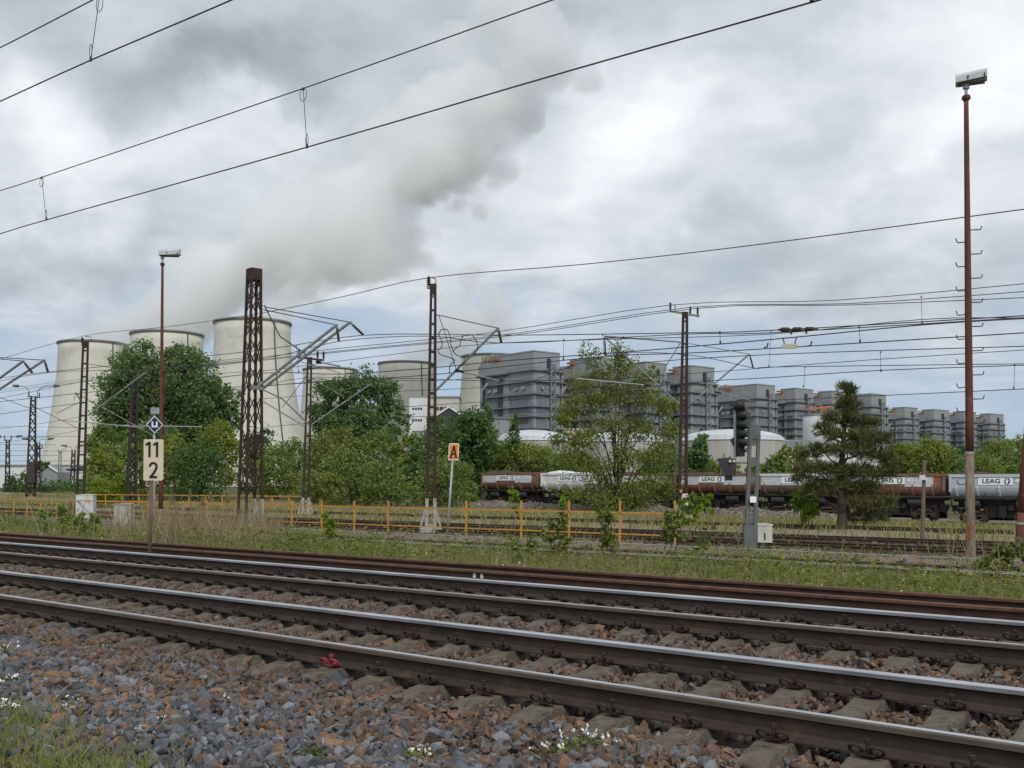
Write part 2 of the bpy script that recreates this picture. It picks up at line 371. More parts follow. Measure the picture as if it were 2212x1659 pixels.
def text_mesh(name, txt, size, origin, right, up, matname, parent, th=.01, bold=.0, sx=1., centre=True):
    cu = bpy.data.curves.new(name, 'FONT'); cu.body = txt; cu.size = size; cu.offset = bold; cu.resolution_u = 3
    if centre: cu.align_x = 'CENTER'; cu.align_y = 'CENTER'
    o = bpy.data.objects.new(name, cu); COL.objects.link(o)
    dg = bpy.context.evaluated_depsgraph_get(); me = bpy.data.meshes.new_from_object(o.evaluated_get(dg))
    v = np.empty(len(me.vertices)*3, np.float32); me.vertices.foreach_get('co', v); v = v.reshape(-1, 3)
    fl = []; ct = []
    for p in me.polygons: fl += list(p.vertices); ct.append(len(p.vertices))
    COL.objects.unlink(o); bpy.data.objects.remove(o); bpy.data.curves.remove(cu); bpy.data.meshes.remove(me)
    right = unit(right); up = unit(up); nrm = np.cross(right, up)
    V = np.asarray(origin)+np.outer(v[:, 0]*sx, right)+np.outer(v[:, 1], up)+nrm*th
    return rawmesh(name, V, fl, ct, matname, None, parent)

# ------------------------------------------------------------------ foliage makers
def quads(c, a, b):
    v = np.stack([c-a, c+b, c+a, c-b], 1).reshape(-1, 3); return v
def quad_obj(name, v, mats, parent=None):
    k = len(v)//4
    return rawmesh(name, v, np.arange(4*k), np.full(k, 4), mats, None, parent)
def rdir(rng, n):
    d = rng.normal(size=(n, 3)); return d/np.linalg.norm(d, axis=1)[:, None]
def lobe_leaves(rng, lobes, n, size, clump=.16, per=14, shell=.5, droop=0., aspect=.55):
    L = np.array(lobes, float); vol = L[:, 3]*L[:, 4]*L[:, 5]; pr = vol**.75; pr /= pr.sum()
    k = max(1, n//per); idx = rng.choice(len(L), k, p=pr)
    d = rdir(rng, k); r = shell+(1-shell)*rng.random(k)**.6
    r *= 1+.20*np.sin(d[:, 0]*5+idx)+.16*np.sin(d[:, 2]*7+1.7*idx)+.10*np.sin(d[:, 1]*11+idx); r *= np.where(rng.random(k) < .12, 1.08+.22*rng.random(k), 1.)
    cc = L[idx, :3]+d*L[idx, 3:6]*r[:, None]
    rad = (vol[idx]**(1/3))*clump*2
    c = np.repeat(cc, per, 0)+rng.normal(size=(k*per, 3))*np.repeat(rad, per)[:, None]*.55
    m = len(c); a = rdir(rng, m); a[:, 2] -= droop; a /= np.linalg.norm(a, axis=1)[:, None]
    b = np.cross(a, rdir(rng, m)); b /= np.linalg.norm(b, axis=1)[:, None]+1e-9
    s = size*(.6+.8*rng.random(m))[:, None]
    return quads(c, a*s*.5, b*s*.5*aspect)
def limbs(mb, rng, base, top, r0, lobes, spread=.5, n=5):
    base = np.asarray(base, float); top = np.asarray(top, float)
    k = 7; pts = [base+(top-base)*i/(k-1)+np.array([rng.normal(), rng.normal(), 0])*r0*.8*(i > 0) for i in range(k)]
    mb.tube(pts, [r0*(1-.85*i/(k-1)) for i in range(k)], n)
    for l in lobes:
        h = .25+.5*rng.random(); p = base+(top-base)*h; q = np.asarray(l[:3], float)
        e = q+np.array([0, 0, .4*l[5]])
        if e[2] < p[2]+.2: e = e*1; e[2] = p[2]+.25
        m_ = (p+e)/2+np.array([rng.normal(), rng.normal(), -.5])*.12*np.linalg.norm(e-p)
        mb.tube([p, p*.4+m_*.6, m_*.5+e*.5, e], [r0*(1-.8*h)*.6, r0*.33, r0*.2, r0*.05], n)
def lobes_px(spec, Y, depth=.8):       # (x, y, rx, ry) in picture units at depth Y -> lobes in metres
    out = []
    for i, (x, y, rx, ry) in enumerate(spec):
        p = P(x, y, Y); out.append((p[0], p[1]+((i*37) % 7-3)*.12*rx/F*Y, p[2], rx/F*Y, rx/F*Y*depth, ry/F*Y))
    return out
def plant(name, label, cat, spec, Y, basexy, n, size, matname, seed, r0=.2, group=None, droop=.3, shell=.45, clump=.16, per=14, trunk=True, aspect=.55, basex=None):
    Y *= 1.3; size *= 1.22
    rng = np.random.default_rng(seed); L = lobes_px(spec, Y)
    bx = basex if basex is not None else basexy
    b = on((bx-CX)/F*Y, Y); t = thing(name, b, label, cat, group)
    top = max(L, key=lambda l: l[2]+l[5]*.5); tp = np.array([top[0], top[1], top[2]+top[5]*.4])
    if trunk:
        mb = MB(); limbs(mb, rng, b-np.array([0, 0, .1]), tp, r0, L); mb.build('trunk', 'bark', t, True)
    quad_obj('crown', lobe_leaves(rng, L, n, size, clump, per, shell, droop, aspect), matname, t)
    return t

# ------------------------------------------------------------------ ground
def ground():
    def axis(a, b, fine, far0, far1):
        core = np.arange(a, b, fine); up = b+np.cumsum(fine*1.16**np.arange(1, 70)); dn = a-np.cumsum(fine*1.16**np.arange(1, 70))
        return np.concatenate([dn[dn > far0][::-1], core, up[up < far1]])
    s = axis(-35, 120, .5, -3500, 5000); n = axis(-3, 95, .25, -60, 5000)
    S, Nn = np.meshgrid(s, n); X = T[0]*S+N[0]*Nn; Y = T[1]*S+N[1]*Nn; Z = gz(X, Y)
    near = (Nn > 2.4) & (Nn < 13.2) & (S > -20) & (S < 60)
    Z = Z-.035*near
    v = np.stack([X, Y, Z], -1).reshape(-1, 3); w = len(s); h = len(n)
    i = (np.arange(h-1)[:, None]*w+np.arange(w-1)[None]).ravel()
    f = np.stack([i, i+w, i+w+1, i+1], 1).ravel()
    m, t, b, out = newmat('ground')
    p = pos(t); nn = t.vm('DOT_PRODUCT', p, tuple(N))
    big = t.noise(p, .35, 4); mid = t.noise(p, 1.6, 6, .65); fine = t.noise(p, 9, 6, .65)
    nw = t.m('ADD', nn, t.m('MULTIPLY_ADD', mid, 2.2, -1.1))
    def rg(c1, c2, f_): return t.ramp(f_, [(.38, c1), (.62, c2)])
    verge = rg((.105, .085, .045), (.13, .135, .05), mid)
    bed = rg((.060, .046, .038), (.095, .068, .052), fine)
    green = rg((.115, .105, .048), (.12, .095, .065), mid)
    yard = rg((.24, .19, .15), (.15, .115, .09), mid)
    dry = rg((.27, .22, .165), (.20, .18, .105), big)
    grey = rg((.225, .20, .18), (.13, .112, .10), mid)
    wild = rg((.06, .075, .026), (.11, .105, .045), big)
    def step(col, other, at, wd=.5):
        fct = t.m('DIVIDE', t.m('SUBTRACT', nw, at), wd, clamp=True); return t.mix(fct, col, other)
    c = step(verge, bed, 2.2, .8); c = step(c, green, 13.0, .6); c = step(c, yard, 24.3, 1.5); c = step(c, dry, 41, 3)
    c = step(c, grey, 76, 3); c = step(c, wild, 95, 5)
    c = t.mix(1., c, t.ramp(fine, [(.25, .62), (.75, 1.3)]), 'MULTIPLY')
    t.put(b.inputs['Base Color'], c); b.inputs['Roughness'].default_value = .97; b.inputs['Specular IOR Level'].default_value = .15
    bn = t.node('ShaderNodeBump'); bn.inputs['Strength'].default_value = .8; bn.inputs['Distance'].default_value = .06
    t.put(bn.inputs['Height'], fine); t.l.new(bn.outputs[0], b.inputs['Normal'])
    o = rawmesh('ground', v, f, np.full(len(i), 4), 'ground', None, None, True); tag(o, kind='structure')
ground()

# ------------------------------------------------------------------ tracks
RZ = .21
PROF = [(-.075, 0), (.075, 0), (.075, .011), (.02, .03), (.009, .045), (.009, .12), (.036, .134), (.036, .162), (.026, .172), (-.026, .172), (-.036, .162), (-.036, .134), (-.009, .12), (-.009, .045), (-.02, .03), (-.075, .011)]
def rail(n, ztop, s0, s1, label, mats, polished, sc=1., dn=0., zf=None, head=()):
    mb = MB(); ss = np.linspace(s0, s1, 2 if zf is None else 40); k = len(PROF); vs = []
    for s in ss:
        z = ztop if zf is None else float(zf(s)); c = SN(s, n+dn*(s-s0)/(s1-s0), z)
        vs += [c+N*x*sc+np.array([0, 0, (y-.172)*sc]) for x, y in PROF]
    b = len(mb.v); mb.v = [tuple(p) for p in vs]
    for i in range(len(ss)-1):
        for j in range(k):
            mb.f += [i*k+j, (i+1)*k+j, (i+1)*k+(j+1) % k, i*k+(j+1) % k]; mb.c.append(4); mb.m.append(1 if j in polished else 2 if j in head else 0)
    for e, r in ((0, range(k)), (len(ss)-1, range(k-1, -1, -1))): mb.f += [e*k+j for j in r]; mb.c.append(k); mb.m.append(0)
    o = mb.build('rail', mats); tag(o, label, 'rail'); return o
R = [5.65, 7.155, 9.09, 10.60, 11.68, 12.60]
rail(R[0], RZ, -8, 70, 'nearest rail beside the loose stones, brown side with thin worn top', ['rail_web', 'rail_polish', 'rail_head'], (7, 8), head=(6, 9, 10))
rail(R[1], RZ, -8, 70, 'shiny-topped rail, far one of the nearest concrete-sleeper track', ['rail_web', 'rail_polish', 'rail_head'], (8, 9, 10), head=(6,))
rail(R[2], RZ, -8, 70, 'brown-sided rail, near one of the second concrete-sleeper track', ['rail_web', 'rail_polish', 'rail_head'], (7, 8), head=(6, 9, 10))
rail(R[3], RZ, -8, 70, 'shiny-topped rail just in front of the rusty rails', ['rail_web', 'rail_polish', 'rail_head'], (8, 9, 10), head=(6,))
rail(R[4], RZ, -8, 70, 'rusty rail close behind the shiny rail, with white marks on it', ['rail_rust', 'rail_rust_top'], (7, 8, 9, 10))
rail(R[5], RZ, -8, 70, 'rusty rail along the edge of the green verge', ['rail_rust', 'rail_rust_top'], (7, 8, 9, 10))
def paint_mark():
    r5 = [o for o in COL.objects if o.get('label', '').startswith('rusty rail close')][0]
    for x in (1022, 1038):
        q = Pn(x, 1244, R[4]-.04); s = sn(q[0], q[1])[0]
        MB().box(SN(s, R[4]-.011, RZ-.085), (.05, .006, .07), AX(TA)).build('paint_mark', 'sign_white', r5)
paint_mark()
def clip_mesh(name, x0, z0, par, matn='clip_iron', sgn=-1):
    mb = MB()
    for e in (-1, 1):
        pts = []
        for k in range(11):
            q = math.radians(-70+e*0+k*32); pts.append((x0-.028-.022*math.sin(q), e*(.058-.036*math.cos(q)), z0+.050+.026*math.sin(q)))
        mb.tube(pts, .0095, 6)
    mb.tube([(x0+.03, -.06, z0+.022), (x0-.005, -.02, z0+.030), (x0-.005, .02, z0+.030), (x0+.03, .06, z0+.022)], .0095, 6)
    mb.tube([(x0-.01, 0, z0), (x0-.01, 0, z0+.098)], .010, 6); mb.tube([(x0-.01, 0, z0+.088), (x0-.01, 0, z0+.108)], .019, 6)
    mb.box((x0+.0, 0, z0+.028), (.07, .10, .016))
    return mb.build(name, matn, par, False)
def sleeper_body(par, seed, matn='sleeper_concrete'):
    rng = np.random.default_rng(seed)
    st = [(-1.32, -.10, .08), (-1.24, -.040, .105), (-1.08, .004, .118), (-.95, .024, .125), (-.90, .034, .122), (-.60, .034, .122), (-.54, .022, .118), (-.35, .008, .110), (0, .006, .108),
          (.35, .008, .110), (.54, .022, .118), (.60, .034, .122), (.90, .034, .122), (.95, .024, .125), (1.12, -.010, .125), (1.28, -.028, .12), (1.32, -.055, .10)]
    mb = MB(); vs = []
    for x, z, w in st:
        j = rng.normal(0, .005, 4); w = w*.86
        vs += [(x, -w-.03, -.16), (x, -w+j[2], z-.010+j[0]), (x, -w+.009, z+j[1]), (x, w-.009, z+j[3]), (x, w+j[2], z-.010+j[0]), (x, w+.03, -.16)]
    fs = []
    for i in range(len(st)-1):
        for j in range(6): fs.append((i*6+j, i*6+(j+1) % 6, (i+1)*6+(j+1) % 6, (i+1)*6+j))
    fs += [tuple(range(5, -1, -1)), tuple((len(st)-1)*6+j for j in range(6))]
    mb.add(vs, fs); return mb.build('body', matn, par)
def make_sleeper(red=False):
    t = thing('concrete_sleeper', (0, 0, 0), 'x', 'sleeper', 'x')
    sleeper_body(t, 3)
    for r in (-.7525, .7525):
        clip_mesh('rail_clip', r-.118, .034, t, 'clip_red' if (red and r < 0) else 'clip_iron', -1)
    if red: t.children[1]['label'] = 'red painted rail clip'
    return t
ANG = math.atan2(N[1], N[0])
protoS = make_sleeper(); protoRed = make_sleeper(True); used = [False]
SLEEP = []
rngS = np.random.default_rng(11)
def lay(nc, s0, s1, label, group, red_s=None, step=.539):
    s = s0
    while s < s1:
        if red_s is not None and abs(s-red_s) < step/2: o = protoRed; lb = 'concrete sleeper of the nearest track whose rail clip is painted red'
        elif not used[0]: o = protoS; used[0] = True; lb = label
        else: o = copy_tree(protoS); lb = label
        o['label'] = lb; o['group'] = group; o.location = tuple(SN(s, nc+rngS.normal(0, .012), rngS.normal(0, .004))); o.rotation_euler = (0, 0, ANG+rngS.normal(0, .006))
        SLEEP.append((s, nc)); s += step
clip_n = R[0]-.118
s_ref = sn(*Pn(2104.4, 1400, clip_n)[:2])[0]; s_red = sn(*Pn(733, 1430, clip_n)[:2])[0]
s_red = s_ref+round((s_red-s_ref)/.539)*.539
lay((R[0]+R[1])/2, s_ref-3*.539, 16.5, 'concrete sleeper under the nearest track', 'concrete sleepers of the nearest track', s_red)
s_r2 = sn(*Pn(1950, 1420, R[2]-.118)[:2])[0]
lay((R[2]+R[3])/2, s_r2-4*.539, 26.5, 'concrete sleeper under the second shiny track', 'concrete sleepers of the second track')

# ------------------------------------------------------------------ loose ballast
def stone_protos(rng, k, sub):
    import bmesh
    out = []
    for i in range(k):
        bm = bmesh.new()
        for d in rdir(rng, 15 if sub == 2 else 10): bm.verts.new(tuple(d*(.85+.3*rng.random())))
        r = bmesh.ops.convex_hull(bm, input=bm.verts[:]); bmesh.ops.delete(bm, geom=[g for g in r['geom_interior'] if isinstance(g, bmesh.types.BMVert)], context='VERTS')
        bmesh.ops.triangulate(bm, faces=bm.faces[:]); bm.verts.index_update()
        v = np.array([q.co[:] for q in bm.verts]); f = np.array([[q.index for q in a.verts] for a in bm.faces]); bm.free()
        v *= np.array([1.1, .62+.3*rng.random(), .45+.25*rng.random()]); out.append((v, f))
    return out
def scatter_stones(name, pts, size, protos, rng, matn):
    V = []; Fc = []; base = 0; n = len(pts); which = rng.integers(0, len(protos), n)
    q = rng.normal(size=(n, 4)); q /= np.linalg.norm(q, axis=1)[:, None]; w, x, y, z = q.T
    Rm = np.stack([1-2*(y*y+z*z), 2*(x*y-z*w), 2*(x*z+y*w), 2*(x*y+z*w), 1-2*(x*x+z*z), 2*(y*z-x*w), 2*(x*z-y*w), 2*(y*z+x*w), 1-2*(x*x+y*y)], -1).reshape(-1, 3, 3)
    sz = size*np.exp(rng.normal(0, .33, n))
    for k, (pv, pf) in enumerate(protos):
        i = np.where(which == k)[0]
        if not len(i): continue
        vv = np.einsum('nij,vj->nvi', Rm[i], pv)*sz[i, None, None]+pts[i, None, :]
        ff = pf[None]+(np.arange(len(i))*len(pv))[:, None, None]+base
        V.append(vv.reshape(-1, 3)); Fc.append(ff.reshape(-1, 3)); base += len(i)*len(pv)
    V = np.concatenate(V); Fc = np.concatenate(Fc)
    return rawmesh(name, V, Fc.ravel(), np.full(len(Fc), 3), matn)
def in_view(p, m=.06):
    x = p[:, 0]/np.maximum(p[:, 1], .1); return (p[:, 1] > 3) & (np.abs(x) < 1106/F+m) & ((p[:, 2]-HC)/p[:, 1] > -(1659-HY)/F-.06)
def off_sleepers(s, n):
    ok = np.ones(len(s), bool)
    for s0, nc in SLEEP: ok &= ~((np.abs(s-s0) < .098+.03*np.sin(n*9+s0*7)) & (np.abs(n-nc) < 1.23+.06*np.sin(s0*5)))
    for r in R: ok &= np.abs(n-r) > .085
    return ok
def ballast():
    rng = np.random.default_rng(5); hi = stone_protos(rng, 14, 2); lo = stone_protos(rng, 14, 1)
    # the shoulder in front of the near rail: grey broken stone, two layers deep
    m = 118000; s = rng.uniform(-6, 22, m); n = rng.uniform(1.6, 5.3, m); X = T[0]*s+N[0]*n; Y = T[1]*s+N[1]*n
    z = gz(X, Y)-.03+rng.random(m)*.055+.035*lump(X*3, Y*3); p = np.stack([X, Y, z], 1)
    edge = 3.0+.25*lump(s*1.9, s*1.1)-.8*np.clip(5-s, 0, 4)
    k = in_view(p) & off_sleepers(s, n) & ((n > edge) | (rng.random(m) < .10)); p = p[k]; sk = k
    d = p[:, 1]; near = d < 9.5
    brown = (n[k] > 4.55+.5*lump(s[k]*.9, n[k]*2)) & (rng.random(len(p)) < .55)
    o = scatter_stones('ballast_stones', p[near & ~brown], .0345, hi, rng, 'ballast_grey'); tag(o, 'loose grey and rust-brown crushed stone in front of the nearest rail', 'ballast', kind='stuff')
    o = scatter_stones('ballast_stones', p[~near & ~brown], .038, lo, rng, 'ballast_grey'); tag(o, 'loose grey crushed stone at the far end of the track shoulder', 'ballast', kind='stuff')
    o = scatter_stones('ballast_stones', p[brown], .034, lo, rng, 'ballast_brown'); tag(o, 'rusty brown crushed stone around the near sleeper ends', 'ballast', kind='stuff')
    m = 150000; s = rng.uniform(-8, 36, m); n = rng.uniform(4.6, 13.3, m); X = T[0]*s+N[0]*n; Y = T[1]*s+N[1]*n
    dip = np.minimum.reduce([np.abs(n-r) for r in R]); z = gz(X, Y)-.012+rng.random(m)*.035-.045*np.exp(-(dip/.14)**2)
    p = np.stack([X, Y, z], 1); k = in_view(p) & off_sleepers(s, n) & (rng.random(m) < np.clip(13/np.maximum(Y, 4), .25, 1)); p = p[k]
    o = scatter_stones('ballast_stones', p, .036, lo, rng, 'ballast_brown'); tag(o, 'rust-brown crushed stone between the rails of the two shiny tracks', 'ballast', kind='stuff')
ballast()

# rusty yard tracks further back
def yard_tracks():
    spec = [(26.2, 27.7, -.62, 'thin rusty rail behind the verge, nearest of the yard rails', 'second yard rail, running past the foot of the grey signal post'),
            (33.6, 35.1, -.58, 'yard rail just behind the yellow railing', 'brown yard rail, second behind the yellow railing'),
            (37.9, 39.4, -.58, 'dark yard rail in front of the pine and the wide bush tree', 'yard rail at the edge of the tan grass'),
            (47.9, 49.4, -.60, 'overgrown rusty rail in the tan grass', 'overgrown rail lying behind the pine trunk')]
    for a, b, z, la, lb in spec:
        rail(a, z, -12, 175, la, ['rail_mid', 'rail_mid'], ()); rail(b, z, -12, 175, lb, ['rail_mid', 'rail_mid'], ())
    for nn, z, l in ((24.65, -.50, 'thin grey signal wire line on the verge side of the yard'), (25.3, -.52, 'second thin signal wire line beside the yard rails'), (28.95, -.50, 'thin signal wire line behind the grey signal post')):
        mb = MB(); mb.tube([SN(-12, nn, z), SN(20, nn, z-.02), SN(48, nn, z+.01), SN(120, nn, z)], .016, 5)
        o = mb.build('signal_wire_line', 'galv'); tag(o, l, 'wire line')
    t = thing('old_sleeper', (0, 0, 0), 'weathered sleeper half sunk in the brown yard ballast', 'sleeper', 'old yard sleepers')
    sleeper_body(t, 8, 'sleeper_old'); first = True
    for nc, z in ((26.95, -.80), (34.35, -.765), (38.65, -.765)):
        s = 4.
        while s < 78:
            o = t if first else copy_tree(t); first = False
            o.location = tuple(SN(s, nc, z+rngS.normal(0, .01))); o.rotation_euler = (0, 0, ANG+rngS.normal(0, .01)); s += .66
    rng = np.random.default_rng(21); lo = stone_protos(rng, 10, 1); m = 26000
    s = rng.uniform(3, 82, m); n = rng.choice([26.95, 34.35, 38.65], m)+rng.normal(0, .95, m); X = T[0]*s+N[0]*n; Y = T[1]*s+N[1]*n
    p = np.stack([X, Y, gz(X, Y)+.0+.03*rng.random(m)], 1); p = p[in_view(p)]
    o = scatter_stones('ballast_stones', p, .07, lo, rng, 'ballast_brown'); tag(o, 'brown broken stone along the overgrown yard tracks', 'ballast', kind='stuff')
    m = 26000; s = rng.uniform(22, 84, m); n = rng.normal(80.7, 1.8, m); X = T[0]*s+N[0]*n; Y = T[1]*s+N[1]*n
    p = np.stack([X, Y, gz(X, Y)+.02], 1)
    m_, t_, b_, o_ = newmat('ballast_pale'); g = t_.node('ShaderNodeNewGeometry')
    t_.put(b_.inputs['Base Color'], t_.ramp(g.outputs['Random Per Island'], [(0, (.12, .095, .08)), (.5, (.20, .165, .14)), (1, (.27, .235, .205))])); b_.inputs['Roughness'].default_value = .95
    o = scatter_stones('gravel_heaps', p, .13, lo, rng, 'ballast_pale'); tag(o, 'low heaps of pale gravel in front of the dump wagons', 'gravel heaps', kind='stuff')
yard_tracks()

# ------------------------------------------------------------------ cooling towers
def towers():
    spec = [(201, 742, 70.5, 'leftmost pale cooling tower with its whole flared side in view'),
            (361, 722, 75, 'cooling tower whose rim shows just above the big dark poplars'),
            (546, 697, 80.5, 'tallest looking cooling tower, behind the big rusty lattice mast'),
            (713, 798, 57, 'low pale cooling tower behind the round-topped poplar'),
            (877, 785, 59.5, 'cooling tower with white steam above the small white tower block'),
            (1061, 770, 63, 'cooling tower half hidden by the first grey boiler house')]
    prof = [(0, 43), (.04, 41.8), (.12, 39.8), (.21, 37), (.32, 34.6), (.42, 32.5), (.55, 30.2), (.67, 28.3), (.76, 27.1), (.85, 26.3), (.93, 26.0), (1, 26.1)]
    for x, y, hw, lab in spec:
        Y = 111*F/(HY-y); X = (x-CX)/F*Y; b = np.array([X, Y, -1.6]); H = HC+111-b[2]
        t = thing('cooling_tower', b, lab, 'cooling tower', 'cooling towers')
        k = (hw/F*Y)/26.1
        mb = MB(); mb.lathe(b, [(r*k, h*H) for h, r in prof]+[(25.4*k, H-.05), (25.2*k, H*.9)], 72, False); mb.build('shell', 'tower_concrete', t, True)
        mb = MB(); mb.lathe(b, [(26.1*k+.02, H-1.6), (26.9*k, H-1.5), (26.9*k, H+.1), (25.3*k, H+.1), (25.3*k, H-1.6)], 72, False); mb.build('rim', 'tower_rim', t, True)
        a = math.atan2(-Y, -X)+.58
        mb = MB(); mb.tube([b+np.array([math.cos(a)*(r*k+.35), math.sin(a)*(r*k+.35), h*H]) for h, r in prof[3:]], .45, 5); mb.build('ladder', 'ladder_dark', t)
towers()

# ------------------------------------------------------------------ boiler houses and plant buildings
def boiler(xl, xc, xr, ytop, label, stacks=False, crane=True, xh=None, H=78.):
    Y = (H)*F/(HY-ytop); c = np.array([(xc-CX)/F*Y, Y]); dl = np.array([-.643, .766]); dr = np.array([.766, .643])
    def hit(x, d):     # distance along d from the corner to the sight line through x
        u = (x-CX)/F; return (u*c[1]-c[0])/(d[0]-u*d[1])
    WL = hit(xl, dl); WR = hit(xr, dr); WB = WL if stacks and xl < 1100 else max(WL, 46)
    top = HC+H; z0 = -1.6
    t = thing('boiler_house', (c[0], c[1], z0), label, 'power plant building', 'boiler houses of the power plant')
    def q(a, b, z): p = c+dl*a+dr*b; return np.array([p[0], p[1], z])
    ax = np.array([[dl[0], dl[1], 0], [dr[0], dr[1], 0], [0, 0, 1.]])
    def bx(mb, a0, a1, b0, b1, za, zb): mb.box(q((a0+a1)/2, (b0+b1)/2, (za+zb)/2), (a1-a0, b1-b0, zb-za), ax)
    zc = top-9; zb = 20.
    mb = MB(); bx(mb, 0, WB, 0, WR, zb, zc); mb.build('body', 'boiler', t)
    mb = MB(); bx(mb, -.04, WL*.76, -.04, WR+.04, zc, top); bx(mb, -.3, WL*.76, -.3, WR+.2, top-.5, top+.2); mb.build('roof_block', 'boiler_cap', t)
    mb = MB(); bx(mb, WL*.76, WB, .2, WR, zc, top-3.2); mb.build('rear_roof', 'boiler_lower', t)
    mb = MB(); bx(mb, -4, WB, -3, WR+3, z0, zb); bx(mb, -5, WL*.6, -4, WR+2, zb, zb+2.2); mb.build('base_block', 'boiler_lower', t)
    for z in (zc-2.5, zc-9, zc-16.5, zc-24, zc-30, zc-37, zc-43.5, zc-47.5):
        if z < zb+1: continue
        u = WL*(.86 if z < zc-5 else .5)
        mb = MB(); bx(mb, -1.5, u, -1.5, 0, z-.40, z+.25); bx(mb, -1.5, 0, 0, WR+3.6, z-.40, z+.25); g_ = mb.build('gallery', 'boiler_shade', t)  # slabs coloured darker to stand in for the shading the galleries cast
        mb = MB()
        for k in range(int(u//4)+1): bx(mb, k*4-.10, k*4+.10, -1.5, -1.34, z+.25, z+1.3)
        bx(mb, -1.5, u, -1.5, -1.34, z+1.2, z+1.42); bx(mb, -1.5, -1.34, -1.5, WR+3.6, z+1.2, z+1.42); bx(mb, -1.55, u, -1.62, -1.5, z-.15, z+.28); bx(mb, -1.62, -1.5, -1.5, WR+3.6, z-.15, z+.28)
        mb.build('gallery_rail', 'boiler_steel', g_)
    mb = MB(); bx(mb, -.35, 2.0, -.35, 1.0, zb, zc-6); mb.build('corner_column', 'boiler_light', t)
    mb = MB(); bx(mb, WL*.44, WL*.53, -.5, 0, zb, zc-5); bx(mb, WL*.53, WL*.6, -.3, 0, zb, zc-5.5); mb.build('wall_column', 'boiler_light', t)
    mb = MB(); bx(mb, WL*.55, WL*.64, -.7, 0, zb, zc-6); bx(mb, WL*.9, WL*.95, -.3, 0, zb, zc-4); mb.build('recess_shade', 'boiler_dark', t)  # raised dark strips: shade of wall recesses put in as colour
    for a0, a1, za, zbb in ((.10, .42, zc-34, zc-31), (.10, .42, zc-30.3, zc-28.6), (.10, .42, zc-52, zc-48), (.64, .86, zc-38, zc-30), (.64, .86, zc-52, zc-47)):
        if za > zb: mb = MB(); bx(mb, WL*a0, WL*a1, -.25, 0, za, zbb); mb.build('louvre', 'boiler_louvre', t)
    mb = MB(); bx(mb, .8, WL*.43, -.15, 0, zc-7.5, zc-1.2); bx(mb, -.15, 0, 1.6, WR*.9, zc-6.5, zc-1); mb.build('cladding_band', 'boiler_light', t)
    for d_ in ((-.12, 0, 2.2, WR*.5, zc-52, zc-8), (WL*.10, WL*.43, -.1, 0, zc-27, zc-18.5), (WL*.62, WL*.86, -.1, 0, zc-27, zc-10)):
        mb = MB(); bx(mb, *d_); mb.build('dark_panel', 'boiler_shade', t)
    if int(xl) % 2:
        mb = MB(); mb.tube([q(WL*1.05, -5, zc-44), q(WL*.62, -5, zc-41), q(WL*.55, -3, zc-43), q(WL*.5, -1, zc-50)], 2.0, 10); mb.build('flue_duct', 'boiler_light', t, True)
        mb = MB(); mb.tube([q(WL*.9, -2.4, zb), q(WL*.9, -2.4, zc-12), q(WL*.8, -2.4, zc-8)], .8, 8); mb.build('riser_pipe', 'boiler_light', t, True)
    else:
        mb = MB(); bx(mb, WL*.66, WL*.84, -4.5, 0, zc-36, zc-31); bx(mb, WL*.64, WL*.86, -3.5, 0, zc-50, zc-47); mb.build('outrigger_platform', 'boiler_lower', t)
    for a in (.17, .30, .68, .80):
        mb = MB(); p = q(WL*a, -.3, zc-13); mb.tube([p, p+np.array([-dr[0], -dr[1], 0])*1.4], 1.25, 10); mb.build('vent', 'boiler_light', t)
    for b in (.3, .62):
        mb = MB(); p = q(-.3, WR*b, zc-13); mb.tube([p, p+np.array([-dl[0], -dl[1], 0])*1.0], .9, 10); mb.build('vent', 'boiler_light', t)
    mb = MB()
    for bb in (WR*.55, WR*.55+3.6): mb.tube([q(-2.6, bb, zb), q(-2.6, bb, zc+2)], .42, 4)
    z = zb; f = 0
    while z < zc-1:
        mb.tube([q(-2.6, WR*.55+3.6*f, z), q(-2.6, WR*.55+3.6*(1-f), z+2.6)], .42, 4); mb.tube([q(-2.6, WR*.55, z+2.6), q(-2.6, WR*.55+3.6, z+2.6)], .3, 4); z += 2.6; f = 1-f
    mb.build('stair_tower', 'boiler_steel', t)
    mb = MB(); bx(mb, -.9, .2, WR*.50, WR*.62, zc-1, zc+5); mb.build('roof_door', 'boiler_dark', t)
    mb = MB(); bx(mb, -.2, 1.6, WR+1.6, WR+3, zb, zc-2); mb.build('edge_column', 'boiler_light', t)
    if crane:
        a = WL*.62; mb = MB(); mb.beam(q(a, -.5, zc+1), q(a, -.5, top-2.3), 1.3); mb.beam(q(a-1, -.5, top-2.5), q(a+6, -.5, top-1.8), 1.4, 1.6); mb.beam(q(a+2.5, 2, zc+2), q(a+2.5, 2, top-2), .7); mb.build('roof_crane', 'crane_orange', t)
    mb = MB(); bx(mb, WL*.45, WL*1.02, -2.2, 1, zc-3.4, zc-2.4); bx(mb, WL*.60, WL*1.0, -1.5, 1, zc-2.4, top-5.0); mb.build('roof_ledge', 'boiler_lower', t)
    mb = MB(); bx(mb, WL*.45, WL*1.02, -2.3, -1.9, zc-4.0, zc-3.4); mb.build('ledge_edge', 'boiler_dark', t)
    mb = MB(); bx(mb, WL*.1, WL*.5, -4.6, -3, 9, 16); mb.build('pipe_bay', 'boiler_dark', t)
    for k in range(9):
        mb = MB(); mb.tube([q(WL*.12+k*WL*.042, -5, 2), q(WL*.12+k*WL*.042, -5, 15.5)], .35, 5); mb.build('duct_pipe', 'boiler_steel', t)
